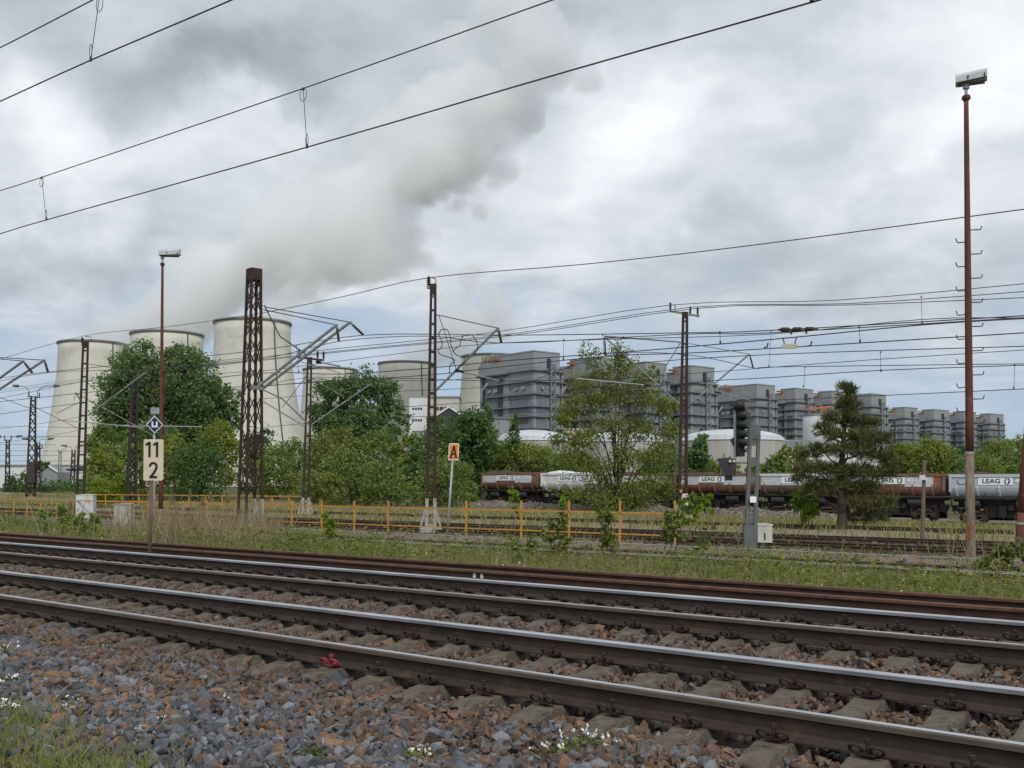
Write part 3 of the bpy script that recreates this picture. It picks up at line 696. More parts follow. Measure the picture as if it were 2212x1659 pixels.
    if stacks:
        for k in range(8):
            a = WL*(.70+.045*k if k % 2 == 0 else .70+.045*k); p = q(a, 1.5+1.2*(k % 2)*3, top-3.3)
            mb = MB(); mb.lathe(p, [(.9, 0), (.9, 1.2), (1.3, 1.6), (1.3, 4.1+.4*(k % 3)), (1.1, 4.2+.4*(k % 3))], 12); mb.build('roof_vent', 'stack_brown', t)
    return t
def plant_buildings():
    B = [(1037, 1153, 1209, 757, 'first and largest grey boiler house, a row of brown vents on its roof', True),
         (1213, 1290, 1335, 771, 'boiler house partly behind the wide olive bush tree, left of the crossarm mast', False),
         (1338, 1395, 1440, 781, 'boiler house almost hidden by the wide olive bush tree', False),
         (1441, 1493, 1543, 789, 'boiler house right behind the tall crossarm mast', False),
         (1547, 1635, 1674, 829, 'boiler house above the big domed tank, behind the black signal head', True),
         (1676, 1718, 1757, 838, 'boiler house between the black signal head and the white silo', False),
         (1757, 1796, 1832, 844, 'boiler house rising behind the white silo', False),
         (1832, 1882, 1914, 850, 'boiler house partly covered by the pine top', False),
         (1919, 1954, 1982, 879, 'first of the far small boiler houses right of the pine', False),
         (1983, 2017, 2050, 884, 'far small boiler house, second right of the pine', False),
         (2051, 2082, 2108, 888, 'far small boiler house cut by the rusty lamp pole', False),
         (2110, 2139, 2168, 893, 'last far boiler house, right of the rusty lamp pole', False)]
    for xl, xc, xr, y, lab, st in B: boiler(xl, xc, xr, y, lab, st)
    def block(name, x0, x1, ytop, Y, dep, matn, label, cat, z0=-1.6, skew=0.):
        Y *= KF
        a = P(x0, ytop, Y); b = P(x1, ytop, Y*(1+skew)); t = thing(name, ((a[0]+b[0])/2, Y, z0), label, cat)
        d = b[:2]-a[:2]; L = np.linalg.norm(d); ax = AX(math.atan2(d[1], d[0])); c = np.append((a[:2]+b[:2])/2, 0)+ax[1]*dep/2
        mb = MB(); mb.box((c[0], c[1], (a[2]+z0)/2), (L, dep, a[2]-z0), ax); mb.build('walls', matn, t)
        return t, a, b, ax, L
    def windows(t, a, ax, L, rows, cols, w, h, zt, dz, u0=.1, u1=.9):
        for r in range(rows):
            for c in range(cols):
                p = np.array([a[0], a[1], 0])+ax[0]*L*(u0+(u1-u0)*(c+.5)/cols)-ax[1]*.06
                mb = MB(); mb.box((p[0], p[1], zt-dz*r), (w, .2, h), ax); mb.build('window', 'glass_dark', t)
    t, a, b, ax, L = block('tower_block', 884, 925, 858, 470, 14, 'white_wall', 'slim white tower block with rows of small windows in front of a cooling tower', 'building'); windows(t, a, ax, L, 6, 4, 1.2, 1.3, a[2]-7, 7, .15, .7)
    mb = MB(); mb.box(np.array([a[0], a[1], a[2]+.4])+ax[0]*L/2+ax[1]*7, (L+.6, 14.6, .8), ax); mb.build('roof_edge', 'boiler_cap', t)
    t, a, b, ax, L = block('plant_hall', 925, 992, 859, 500, 25, 'cream_wall', 'flat cream hall with two window pairs between tower block and boiler house', 'building'); windows(t, a, ax, L, 1, 4, 2.4, 2.2, a[2]-7, 1, .2, .8)
    mb = MB(); mb.box(np.array([a[0], a[1], a[2]+.5])+ax[0]*L/2+ax[1]*12, (L+.8, 25.5, 1), ax); mb.build('roof_edge', 'boiler_cap', t)
    t, a, b, ax, L = block('plant_hall', 1001, 1048, 884, 420, 30, 'boiler_lower', 'low dark grey annex at the left foot of the largest boiler house', 'building')
    mb = MB(); mb.box(np.array([a[0], a[1], a[2]-5])+ax[0]*L*.75-ax[1]*.1, (L*.4, .3, 6), ax); mb.build('louvre_bank', 'boiler_dark', t)
    for k in range(6):
        mb = MB(); mb.box(np.array([a[0], a[1], a[2]-5])+ax[0]*L*(.58+.065*k)-ax[1]*.35, (.35, .25, 6), ax); mb.build('louvre_post', 'boiler_steel', t)
    t, a, b, ax, L = block('plant_hall', 1048, 1112, 904, 400, 25, 'boiler_lower', 'smooth grey box building below the largest boiler house', 'building')
    mb = MB(); mb.box(np.array([a[0], a[1], a[2]+.3])+ax[0]*L/2+ax[1]*12, (L+.6, 25.4, .6), ax); mb.build('roof_edge', 'boiler_steel', t)
    def shed(x0, x1, ye, yp, Y, dep, matn, label):
        Y *= KF
        a = P(x0, ye, Y); b = P(x1, ye, Y); p = P((x0+x1)/2, yp, Y); t = thing('gabled_shed', ((a[0]+b[0])/2, Y, -1.6), label, 'shed')
        mb = MB(); mb.prism([(a[0], -1.6), (b[0], -1.6), (b[0], a[2]), ((a[0]+b[0])/2, p[2]), (a[0], a[2])], (1, 0, 0), (0, 0, 1), (0, Y+dep, 0), dep); mb.build('walls', matn, t)
        mb = MB()
        for e in (a, b):
            d = np.array([e[0]-p[0], 0, e[2]-p[2]])*1.04; mb.beam((p[0], Y-.6, p[2]+.3), (p[0]+d[0], Y-.6, p[2]+d[2]+.3), .5, .9, (0, 1, 0))
        mb.build('roof_edge', 'white_wall', t); return t
    shed(940, 1000, 900, 880, 455, 30, 'boiler_dark', 'dark shed with white gable edges beside the small white tower block')
    t, a, b, ax, L = block('louvre_screen', 1512, 1580, 936, 330, 5, 'louvre_pale', 'pale ribbed screen wall above the left of the big domed tank', 'screen wall')
    mb = MB(); mb.box(np.array([a[0], a[1], a[2]+.2])+ax[0]*L/2+ax[1]*2.5, (L+.4, 5.4, .4), ax); mb.build('top_beam', 'cream_wall', t)
    t, a, b, ax, L = block('louvre_screen', 1218, 1268, 928, 330, 5, 'louvre_pale', 'pale ribbed screen wall behind the left side of the wide olive bush tree', 'screen wall')
    mb = MB(); mb.box(np.array([a[0], a[1], a[2]+.2])+ax[0]*L/2+ax[1]*2.5, (L+.4, 5.4, .4), ax); mb.build('top_beam', 'cream_wall', t)
    t, a, b, ax, L = block('plant_hall', 1468, 1508, 928, 345, 15, 'boiler_cap', 'small plain light grey building right of the tall crossarm mast', 'building')
    t2, a, b, ax, L = block('plant_hall', 1640, 1740, 950, 380, 20, 'boiler_cap', 'low grey hall with pipes right behind the signal post', 'building')
    for k in range(12):
        mb = MB(); mb.box(np.array([a[0], a[1], a[2]-3])+ax[0]*L*(.04+.08*k)-ax[1]*.3, (.5, .4, 5), ax); mb.build('wall_post', 'boiler_steel', t2)
    t, a, b, ax, L = block('plant_hall', 1655, 1900, 966, 300, 18, 'white_wall', 'long white flat-roofed building behind the pine', 'building')
    mb = MB(); mb.box(np.array([a[0], a[1], a[2]+.15])+ax[0]*L/2+ax[1]*9, (L+.5, 18.5, .5), ax); mb.build('roof_edge', 'boiler_cap', t)
    for k in range(9):
        mb = MB(); mb.box(np.array([a[0], a[1], a[2]-1.5])+ax[0]*L*(.06+.11*k)-ax[1]*.08, (.25, .2, 3), ax); mb.build('wall_seam', 'boiler_cap', t)
    # silo and domed tanks
    Y = 345.*KF; p = P(1785, 897, Y); r = 49/F*Y
    t = thing('silo', (p[0], Y, -1.6), 'plain white round silo behind the left side of the pine', 'silo')
    mb = MB(); mb.lathe((p[0], Y, -1.6), [(r, 0), (r, p[2]+1.6-.6), (r-.3, p[2]+1.6), (0.01, p[2]+1.9)], 40); mb.build('shell', 'white_wall', t, True)
    mb = MB(); mb.lathe((p[0], Y, p[2]), [(r+.05, -.6), (r+.12, -.6), (r+.12, .5), (r+.05, .5)], 40, False); mb.build('railing', 'boiler_steel', t)
    Y = 352.*KF; b0 = P(1783, 905, Y); t = thing('slewing_crane', (b0[0], Y, b0[2]), 'orange steel crane frame on the roof of the white silo', 'crane')
    mb = MB(); mb.beam(P(1770, 905, Y), P(1775, 876, Y), .6); mb.beam(P(1800, 905, Y), P(1778, 880, Y), .5); mb.beam(P(1782, 905, Y), P(1776, 878, Y), .5); mb.build('frame', 'crane_orange', t)
    mb = MB(); mb.beam(P(1742, 884, Y), P(1815, 876, Y), .9, .7); mb.build('boom', 'crane_orange', t)
    def tank(cx, yr, yw, hw, Y, label):
        Y *= KF; w = P(cx, yw, Y); rr = hw/F*Y; hd = (yw-yr)/F*Y; t = thing('domed_tank', (w[0], Y, -1.6), label, 'storage tank')
        mb = MB(); mb.lathe((w[0], Y, -1.6), [(rr, 0), (rr, w[2]+1.6)], 56, False); mb.build('wall', 'tank_wall', t, True)
        mb = MB(); mb.lathe((w[0], Y, w[2]), [(rr+.25, -.25), (rr+.25, .05)]+[(rr*math.cos(k*math.pi/16), .05+hd*math.sin(k*math.pi/16)) for k in range(0, 8)]+[(.05, hd+.05)], 56, False); mb.build('dome', 'tank_roof', t, True)
        mb = MB(); mb.lathe((w[0], Y, w[2]), [(rr+.2, 1.05), (rr+.26, 1.05), (rr+.26, 1.12), (rr+.2, 1.12)], 56, False)
        for k in range(40):
            a = 2*math.pi*k/40; mb.tube([(w[0]+math.cos(a)*(rr+.23), Y+math.sin(a)*(rr+.23), w[2]), (w[0]+math.cos(a)*(rr+.23), Y+math.sin(a)*(rr+.23), w[2]+1.1)], .04, 4)
        mb.build('handrail', 'galv', t)
    tank(1150, 929, 952, 78, 270, 'broad tank with white dome just left of the wide olive bush tree')
    tank(1345, 932, 955, 88, 285, 'white-domed tank glimpsed through the wide olive bush tree')
    tank(1580, 928, 952, 112, 250, 'largest domed tank, behind the black signal head')
    # far left: long low works building, grey shed
    t, a, b, ax, L = block('works_hall', -40, 215, 1006, 430, 25, 'white_wall', 'long low white works hall at the foot of the leftmost cooling tower', 'building')
    mb = MB(); mb.box(np.array([a[0], a[1], a[2]+.3])+ax[0]*L/2+ax[1]*12, (L+1, 25.6, .7), ax); mb.build('roof_edge', 'boiler_cap', t)
    mb = MB(); mb.box(np.array([a[0], a[1], a[2]-2.2])+ax[0]*L*.81-ax[1]*.08, (L*.3, .2, 1.5), ax); mb.build('window_band', 'glass_dark', t)
    t, a, b, ax, L = block('works_hall', 92, 240, 1022, 395, 12, 'white_wall', 'lower white annex in front of the long works hall', 'building')
    mb = MB(); mb.box(np.array([a[0], a[1], a[2]+.2])+ax[0]*L/2+ax[1]*6, (L+.6, 12.5, .5), ax); mb.build('roof_edge', 'boiler_cap', t)
    shed(82, 126, 1020, 1006, 380, 14, 'boiler_lower', 'small grey gabled shed among the far left masts')
plant_buildings()

# ------------------------------------------------------------------ dump wagons
def wagons():
    L = 8.37; ztop_g = 3.9; c7 = np.array([(2048-CX)/F*84.4, 84.4]); grade = .0081
    s7, n7 = sn(*c7)
    zr = lambda s: -1.77+grade*(s-s7)
    rail(n7+.35, 0, -25, 150, 'rail under the dump wagons, near side', ['rail_mid', 'rail_mid'], (), 1.2, 0, zr)
    rail(n7+1.85, 0, -25, 150, 'rail under the dump wagons, far side', ['rail_mid', 'rail_mid'], (), 1.2, 0, zr)
    K = {'w1': ('wagon_rust', 'panel_grey', 'wagon_rust', 'coal_load', '40-11564', 'leftmost dump wagon, rusty belly, grey panels, number 40-11564'),
         'w2': ('wagon_pale', 'wagon_pale', 'wagon_pale', 'wagon_pale', None, 'all pale grey dump wagon, second from the left end of the train'),
         'w3': ('wagon_brown', 'panel_grey', 'wagon_brown', 'coal_load', '40-11840', 'brown dump wagon numbered 40-11840 behind the bush tree'),
         'w4': ('wagon_rust', 'panel_grey', 'wagon_rust', 'coal_load', None, 'heavily rusted dump wagon between crossarm mast and signal post'),
         'w5': ('wagon_brown', 'panel_grey', 'wagon_pale', 'dirt_pile', None, 'dump wagon with grey upper wall and brown belly left of the pine'),
         'w6': ('wagon_rust', 'panel_grey', 'wagon_rust', 'coal_load', '40-11821', 'rusty dump wagon numbered 40-11821 right of the pine'),
         'w7': ('wagon_clean', 'wagon_clean', 'panel_grey', 'coal_load', '40', 'clean blue-grey dump wagon at the right edge, crossed by the lamp pole'),
         'w8': ('wagon_grey', 'panel_grey', 'wagon_grey', 'coal_load', None, 'grey dump wagon beyond the right edge')}
    right = -T; out = -N; up = np.array([0, 0, 1.])
    ax = np.array([right, N, up])
    def wagon(key, i):
        body, pan, rim, load, num, lab = K[key]
        s0 = s7-(i-6)*L                      # i = 0 is the leftmost wagon
        o = SN(s0, n7, zr(s0-L/2)); t = thing('dump_wagon', o, lab, 'dump wagon', 'dump wagons of the train')
        def q(x, d, z): return o+right*x+N*d+up*z       # x to the right, d away from us, z above rail
        BL = L-.34; W = 2.7; zt = ztop_g; zb = 2.08; x0 = .10; x1 = x0+BL
        sec = [(0, zt), (0, zb+.78), (.05, zb+.55), (.16, zb+.32), (.36, zb+.12), (.62, zb), (W-.62, zb), (W-.36, zb+.12), (W-.16, zb+.32), (W-.05, zb+.55), (W, zb+.78), (W, zt)]
        mb = MB(); k = len(sec)
        mb.add([q(x, d, z) for x in (x0, x1) for d, z in sec], [(j, j+1, k+j+1, k+j) for j in range(k-1)]+[tuple(range(k-1, -1, -1)), tuple(range(k, 2*k))])
        mb.build('tub', body, t)
        mb = MB()
        for d in (0, W): mb.box(q((x0+x1)/2, d, zt-.07), (BL+.06, .16, .22), ax)
        for x in (x0, x1): mb.box(q(x, W/2, zt-.07), (.16, W-.16, .22), ax)
        mb.build('rim', rim, t)
        for xx in (x0-.0, x1-.18):
            mb = MB(); mb.box(q(xx+.09, -.05, zb+1.1), (.2, .12, 1.3), ax); mb.box(q(xx+.09, W/2, zb+.95), (.24, W-.2, .12), ax); mb.build('end_post', body, t)
        rng = np.random.default_rng(hash(key) % 1000 if False else 7*i+1)
        mb = MB(); xs = np.linspace(x0+.1, x1-.1, 14); ds = np.linspace(.1, W-.1, 6)
        hh = [[(-.12 if (a in (0, 13) or b in (0, 5)) else .06+(.22 if key in ('w1', 'w2', 'w7') else .08)*math.exp(-((a-(2.5 if key != 'w7' else 2))/2.6)**2)+rng.normal(0, .035)) for b in range(6)] for a in range(14)]
        mb.add([q(xs[a], ds[b], zt+hh[a][b]) for a in range(14) for b in range(6)], [(a*6+b, (a+1)*6+b, (a+1)*6+b+1, a*6+b+1) for a in range(13) for b in range(5)]); mb.build('load', load, t)
        for xx in np.linspace(x0+.55, x1-1.0, 5):
            mb = MB(); mb.add([q(xx+e, d, z) for e in (-.07, .07) for d, z in ((-.03, zb+.95), (-.13, zb+.75), (-.10, zb+.45), (.10, zb+.12), (.42, zb-.04), (.42, zb+.1), (.2, zb+.3), (.07, zb+.55), (0.02, zb+.9))],
                             [tuple(range(8, -1, -1)), tuple(range(9, 18))]+[(j, (j+1) % 9, 9+(j+1) % 9, 9+j) for j in range(9)]); mb.build('rib', body, t)
        def panel(xa, xb, za, zc, d, m): mb = MB(); mb.box(q((xa+xb)/2, -d, (za+zc)/2), (xb-xa, .012, zc-za), ax); return mb.build('panel', m, t)
        zp0, zp1 = zb+.82, zt-.2
        if pan != body or key == 'w7':
            if key == 'w5': panel(x0+.06, x1-.7, zp0, zp1, .012, pan)
            elif key != 'w7':
                panel(x0+.12, x0+2.2, zp0-.05, zp1, .012, pan); panel(x0+4.8, x0+7.1, zp0-.05, zp1, .012, pan)
        for r_ in range(2): 
            if key in ('w1', 'w5', 'w7', 'w4'):
                mb = MB(); mb.box(q(x0+1.0, -.030, zp0+.42-.12*r_), (.85-.2*r_, .006, .035), ax); mb.build('stencil_line', 'panel_white', t)
        sg = panel(x0+2.2, x0+4.8, zp0+.18, zp1-.03, .028, 'panel_white'); sg.name = 'sign_board'
        zc = (zp0+.18+zp1-.03)/2
        text_mesh('lettering', 'LEAG', .50, q(x0+3.2, -.040, zc), right, up, 'text_navy', sg, .0, .012, 1.15)
        a0 = q(x0+4.38, -.040, zc)
        for nm, mt, t0, t1 in (('emblem_green', 'logo_green', 95, 265), ('emblem_blue', 'logo_blue', 275, 445)):
            mb = MB(); m_ = 14; vs = []
            for j in range(m_+1):
                a = math.radians(t0+(t1-t0)*j/m_); w = .13*math.sin(math.pi*(j+.6)/(m_+1.2))**.6+.02
                for rr in (1, -1): vs.append(a0+right*(math.cos(a)*(.19+rr*w*.5)*.82+.06*math.sin(a)*.3)+up*math.sin(a)*(.235+rr*w*.5))
            mb.add(vs, [(2*j, 2*j+1, 2*j+3, 2*j+2) for j in range(m_)]); mb.build(nm, mt, sg)
        if num:
            text_mesh('number', num, .55, q(x0+(5.95 if key != 'w7' else 5.2), -.044, zc+.02), right, up, 'panel_white', t, .0, .012, .92)
        # underframe
        mb = MB(); mb.box(q(L/2-.07, W/2, 1.86), (BL-.3, 1.5, .30), ax); mb.box(q(L/2-.07, .25, 1.98), (BL-.1, .22, .16), ax); mb.box(q(L/2-.1, 1.3, 1.25), (BL-1.1, 1.3, 1.0), ax); mb.box(q(L/2-.1, .75, .82), (BL-2.2, .5, .75), ax); mb.box(q(L/2-.1, 2.2, .75), (BL-.9, .3, 1.1), ax); mb.build('underframe', 'under_black', t)
        for xx in (1.8, 5.65):
            mb = MB(); mb.tube([q(xx-.62, .38, 1.55), q(xx-.56, .38, 1.55), q(xx+.56, .38, 1.55), q(xx+.62, .38, 1.55)], [.18, .31, .31, .18], 14); mb.build('tip_cylinder', 'under_tank', t, False)
        for xx in (1.9, 6.35):
            bg = MB(); bg.box(q(xx, .32, .62), (1.9, .14, .16), ax); bg.box(q(xx, .32, .92), (.9, .16, .2), ax)
            for e in (-1, 1): bg.beam(q(xx+e*.9, .32, .62), q(xx+e*.35, .32, 1.0), .12, .1); bg.beam(q(xx+e*.98, .26, 1.15), q(xx+e*.98, .26, .35), .05, .05); bg.beam(q(xx+e*.6, .24, 1.18), q(xx+e*1.02, .24, 1.22), .05, .05)
            bg.box(q(xx, .32, .42), (.5, .18, .22), ax); bo = bg.build('bogie', 'under_rust', t)
            for e in (-.72, .72):
                w = MB(); c = q(xx+e, .55, .45); w.tube([c-N*.06, c+N*.07], .45, 18); w.tube([q(xx+e, .50, .45), q(xx+e, W-.5, .45)], .07, 6); w.build('wheel', 'under_black', bo)
                w = MB(); c = q(xx+e, .3, .47); w.box(c, (.30, .24, .30), ax); w.tube([c-N*.2, c-N*.12], .10, 10); w.build('axle_box', 'under_rust', bo)
        mb = MB(); mb.box(q(L/2-.1, .45, .95), (.5, .5, .9), ax); mb.box(q(L/2+.55, .4, 1.25), (.4, .3, .4), ax); mb.tube([q(.8, .3, 1.25), q(2.4, .25, 1.15), q(3.1, .3, 1.3), q(4.6, .28, 1.2), q(7.4, .3, 1.3)], .035, 5); mb.build('brake_gear', 'under_black', t)
        for xx, y_ in ((.35, 1.0), (L-.5, 1.0)):
            mb = MB(); mb.box(q(xx, .9, 1.15), (.5, .5, .5), ax); mb.tube([q(xx-.15, .35, 1.8), q(xx-.1, .25, 1.2), q(xx+.1, .3, .75), q(xx+.3, .3, .7)], .04, 5); mb.build('coupler', 'under_black', t)
        mb = MB(); mb.box(q(2.55, .2, 1.08), (.16, .1, .1), ax); mb.build('brake_handle', 'yellow', t)
    for i, key in enumerate(['w1', 'w2', 'w3', 'w4', 'w5', 'w6', 'w7', 'w8']):
        if key == 'w8': continue
        wagon(key, i)
wagons()

# ------------------------------------------------------------------ masts
def insulator(p, par, h=.42, r=.085, cap=True):
    mb = MB(); pr = [(r*.5, 0)]
    for i in range(4): z = h*(.08+.21*i); pr += [(r*.55, z), (r, z+h*.06), (r*.55, z+h*.14)]
    pr += [(r*.4, h*.95), (r*.4, h)]
    mb.lathe(p, pr, 10); o = mb.build('insulator', 'insulator', par)
    if cap: MB().lathe(np.asarray(p)+np.array([0, 0, -h*.35]), [(r*.7, 0), (r*.75, h*.35)], 10).build('insulator_foot', 'insulator_cap', par)
    return o
def rod_insulator(a, b, par, r=.06):
    a = np.asarray(a, float); b = np.asarray(b, float); k = 13
    pts = [a+(b-a)*i/(k-1) for i in range(k)]; rs = [r*.35 if i in (0, k-1) else (r if i % 2 else r*.55) for i in range(k)]
    return MB().tube(pts, rs, 8).build('insulator', 'insulator', par)
def ladder_mast(label, base, tx, ty, wb, wt, matn, rung=.68, white=0., depth=.20, foot=True, rh=.11, yaw=.12, lwr=.27, cat='mast', name='catenary_mast', group='ladder-type catenary masts'):
    b = G(*base); Y = b[1]; px = F/Y; top = P(tx, ty, Y); t = thing(name, b, label, cat, group)
    a = np.array([math.cos(yaw), math.sin(yaw), 0]); d = np.array([-a[1], a[0], 0]); ax = np.array([a, d, [0, 0, 1.]])
    wb /= px; wt /= px; H = top[2]-b[2]; cen = lambda h: b+(top-b)*(h/H)
    wid = lambda h: wb+(wt-wb)*h/H
    lw = wb*lwr
    for sg in (-1, 1):
        mb = MB(); mb.beam(cen(white)+a*sg*(wid(white)-lw)/2, top+a*sg*(wt-lw*.8)/2, lw, depth, a, lw*.8, depth*.8); mb.build('leg', matn, t)
        if white: mb = MB(); mb.beam(cen(-.1)+a*sg*(wid(0)-lw)/2, cen(white)+a*sg*(wid(white)-lw)/2, lw*1.05, depth*1.03, a); mb.build('painted_leg_foot', 'mast_white', t)
    h = white+.35 if white else .5
    while h < H-.35:
        mb = MB(); mb.box(cen(h), (wid(h)-lw*1.8, depth*.5, rh), ax); mb.build('rung', matn, t); h += rung
    if white:
        for h in (.35, .95): 
            if h < white: mb = MB(); mb.box(cen(h), (wid(h)-lw*1.8, depth*.5, .12), ax); mb.build('rung', 'mast_white', t)
    mb = MB(); mb.box(cen(H-.22), (wt*.99, depth*.9, .46), ax); mb.build('head_plate', matn, t)
    if foot:
        mb = MB(); mb.box(b+np.array([0, 0, .06]), (wb*1.9, .8, .35), ax); mb.build('foundation', 'cab_concrete', t)
        if white:
            for sg in (-1, 1): mb = MB(); mb.beam(b+a*sg*wb*.88+np.array([0, 0, .22]), b+a*sg*wb*.46+np.array([0, 0, 1.05]), .10, .16, a); mb.build('foot_brace', 'mast_white', t)
    return t, b, top, a, d, cen
def cantilever(t, foot, tip, tie, drop, Y, hang=None, n=1, tiemat='wire', r=.055, steady=None):
    """slanted tube with its tie wire, hanging insulator and steady arm: picture positions at depth Y"""
    p, q = P(*foot, Y), P(*tip, Y-.4)
    MB().tube([p, q], r, 8).build('cantilever_arm', 'arm_tube', t)
    if tie is not None: MB().tube([P(*tie, Y), q], .022, 5).build('tie_wire', 'wire', t)
    if drop is not None:
        e = P(*drop, Y-.4); MB().tube([q+np.array([0, 0, .03]), q*.8+e*.2, q*.35+e*.65+np.array([.02, 0, 0])], .05, 6).build('hanger_strap', 'arm_grey', t)
        rod_insulator(q*.8+e*.2, e, t, .075)
    if steady is not None:
        a, b = P(*steady[0], Y-.2), P(*steady[1], Y-.6); rod_insulator(a, a*.8+b*.2, t, .08); MB().tube([a*.8+b*.2, b], .032, 6).build('steady_arm', 'arm_tube', t)
def crossarm(t, pts, Y, ins, par_mat='mast_dark', h=.42):
    a, b = P(*pts[0], Y), P(*pts[1], Y); MB().beam(a, b, .12, .14).build('crossarm', par_mat, t)
    for x, y in ins: insulator(P(x, y, Y)+np.array([0, 0, .08]), t, h, .10)
MAST = {}
def masts():
    # ladder mast beside the orange A sign
    t, b, top, a, d, cen = ladder_mast('brown ladder mast with white painted foot left of the orange A sign', (930, 1151), 936, 614, 25, 14, 'mast_rust', .62, 1.55)
    Y = b[1]; p = P(926, 612, Y); insulator(P(926, 617, Y), t, .42, .11); MB().tube([P(926, 620, Y), P(934, 620, Y)], .04, 5).build('insulator_bracket', 'galv', t)
    MB().tube([P(933, 599, Y), P(941, 603, Y), P(942, 609, Y), P(936, 616, Y)], .022, 5).build('jumper_wire', 'wire', t)
    cantilever(t, (942, 843), (1076, 709), (943, 680), (1083, 741), Y, steady=((983, 799), (1078, 823)))
    MB().tube([P(948, 682, Y), P(962, 722, Y), P(985, 797, Y-.2)], .018, 5).build('stay_wire', 'wire', t)
    loops = [[(947, 722), (954, 712), (966, 713), (972, 728), (975, 748), (984, 765), (1000, 771), (1018, 770), (1031, 755), (1029, 736), (1019, 724), (1008, 723)],
             [(947, 722), (955, 740), (953, 751), (946, 757), (952, 766), (964, 770), (981, 777), (979, 783), (972, 790), (971, 808)],
             [(1003, 724), (995, 735), (994, 746), (982, 754), (979, 760)], [(1003, 774), (1003, 782), (992, 790), (989, 806)]]
    for l in loops: MB().tube(smooth_path([P(x, y, Y-.7) for x, y in l]), .022, 5).build('jumper_loop', 'wire', t)
    MAST['A'] = t
    # crossarm mast beside the bush tree
    t, b, top, a, d, cen = ladder_mast('tall crossarm mast standing against the train right of the wide olive bush tree', (1474, 1122), 1480, 674, 22, 13, 'mast_rust', .78, .9)
    Y = b[1]; crossarm(t, [(1447, 672), (1511, 683)], Y, [(1448, 671), (1491, 680), (1507, 682)], 'arm_grey', .5)
    MB().tube([P(1456, 658, Y), P(1459, 664, Y), P(1458, 672, Y), P(1464, 676, Y)], .03, 5).build('jumper_wire', 'wire', t)
    cantilever(t, (1474, 879), (1306, 728), (1470, 739), (1308, 769), Y, r=.06); MB().tube([P(1470, 739, Y), P(1306, 726, Y-.4)], .05, 6).build('top_tube', 'arm_grey', t)
    MB().tube([P(1470, 740, Y), P(1417, 826, Y-.2)], .035, 6).build('brace_tube', 'arm_grey', t)
    cantilever(t, (1487, 876), (1619, 765), (1488, 742), (1627, 795), Y, r=.06, steady=((1543, 846), (1622, 865)))
    a_, b_ = P(1408, 833, Y-.2), P(1240, 817, Y-.5); rod_insulator(a_, a_*.9+b_*.1, t, .1); MB().tube([a_*.9+b_*.1, b_], .04, 6).build('steady_arm', 'galv', t)
    mb = MB(); mb.prism([(-.28, 0), (.26, .05), (.22, .95), (-.16, .95)], (1, 0, 0), (0, 0, 1), P(1479, 1096, Y-.35), .03); mb.build('warning_plate', 'cab_white', t)
    MB().box(P(1471, 1061, Y-.22), (.18, .03, .2)).build('yellow_marker', 'yellow', t)
    # thin mast left of centre with crossarm
    t, b, top, a, d, cen = ladder_mast('slim crossarm mast in front of the shrub belt beside the big lattice mast', (660, 1113), 669, 772, 17, 11, 'mast_dark', .95, 1.2, group='ladder-type catenary masts')
    Y = b[1]; crossarm(t, [(645, 772), (699, 778)], Y, [(646, 772), (686, 776), (699, 777)], 'mast_dark', .5)
    cantilever(t, (672, 918), (802, 829), (674, 818), None, Y, r=.05); MB().tube([P(674, 819, Y), P(740, 855, Y)], .03, 5).build('brace_tube', 'arm_grey', t)
    cantilever(t, (660, 922), (570, 868), None, None, Y, r=.045); MB().tube([P(662, 812, Y), P(610, 880, Y)], .03, 5).build('brace_tube', 'arm_grey', t)
    a_, b_ = P(668, 790, Y-.2), P(748, 798, Y-.6); MB().tube([a_, P(747, 783+12, Y-.6)], .03, 5).build('steady_arm', 'arm_grey', t); MB().tube([P(641, 779, Y-.3), P(737, 806, Y-.6)], .03, 5).build('steady_arm', 'arm_grey', t)
    # left ladder mast
    t, b, top, a, d, cen = ladder_mast('leftmost tall ladder mast, in front of the leftmost cooling tower', (172, 1110), 185, 738, 20, 13, 'mast_dark', .92, 0, lwr=.22, foot=False)
    Y = b[1]; insulator(P(178, 742, Y), t, .45, .12); MB().tube([P(178, 741, Y), P(184, 741, Y)], .05, 5).build('insulator_bracket', 'galv', t)
    MB().tube([P(184, 727, Y), P(197, 728, Y), P(198, 733, Y), P(191, 739, Y)], .025, 5).build('jumper_wire', 'wire', t)
    cantilever(t, (191, 897), (313, 806), (190, 786), (320, 815), Y, r=.055); cantilever(t, (176, 868), (163, 848), None, None, Y, r=.05)
    MB().tube([P(160, 865, Y), P(163, 848, Y), P(330, 940, Y+1)], .03, 5).build('brace_tube', 'arm_grey', t)
    a_, b_ = P(173, 868, Y-.2), P(122, 893, Y-.6); MB().tube([a_, b_], .03, 5).build('steady_arm', 'arm_grey', t)
    a_, b_ = P(125, 907, Y-.3), P(312, 924, Y-.3); MB().tube([a_, b_], .035, 5).build('steady_arm', 'galv', t)
    # heavy lattice masts
    def lattice(label, base, tx, ty, wb, wt, matn, step=.9, white=0., cap=True, yaw=.55, bar=.13, group=None):
        b = G(*base); Y = b[1]; px = F/Y; top = P(tx, ty, Y); t = thing('lattice_mast', b, label, 'mast', group)
        c, s_ = math.cos(yaw), math.sin(yaw); a = np.array([c, s_, 0]); d = np.array([-s_, c, 0]); f_ = 1/(c+s_); wb = wb/px*f_; wt = wt/px*f_; H = top[2]-b[2]
        q = lambda i, j, h: b+(top-b)*(h/H)+a*i*(wb+(wt-wb)*h/H)/2+d*j*(wb+(wt-wb)*h/H)/2
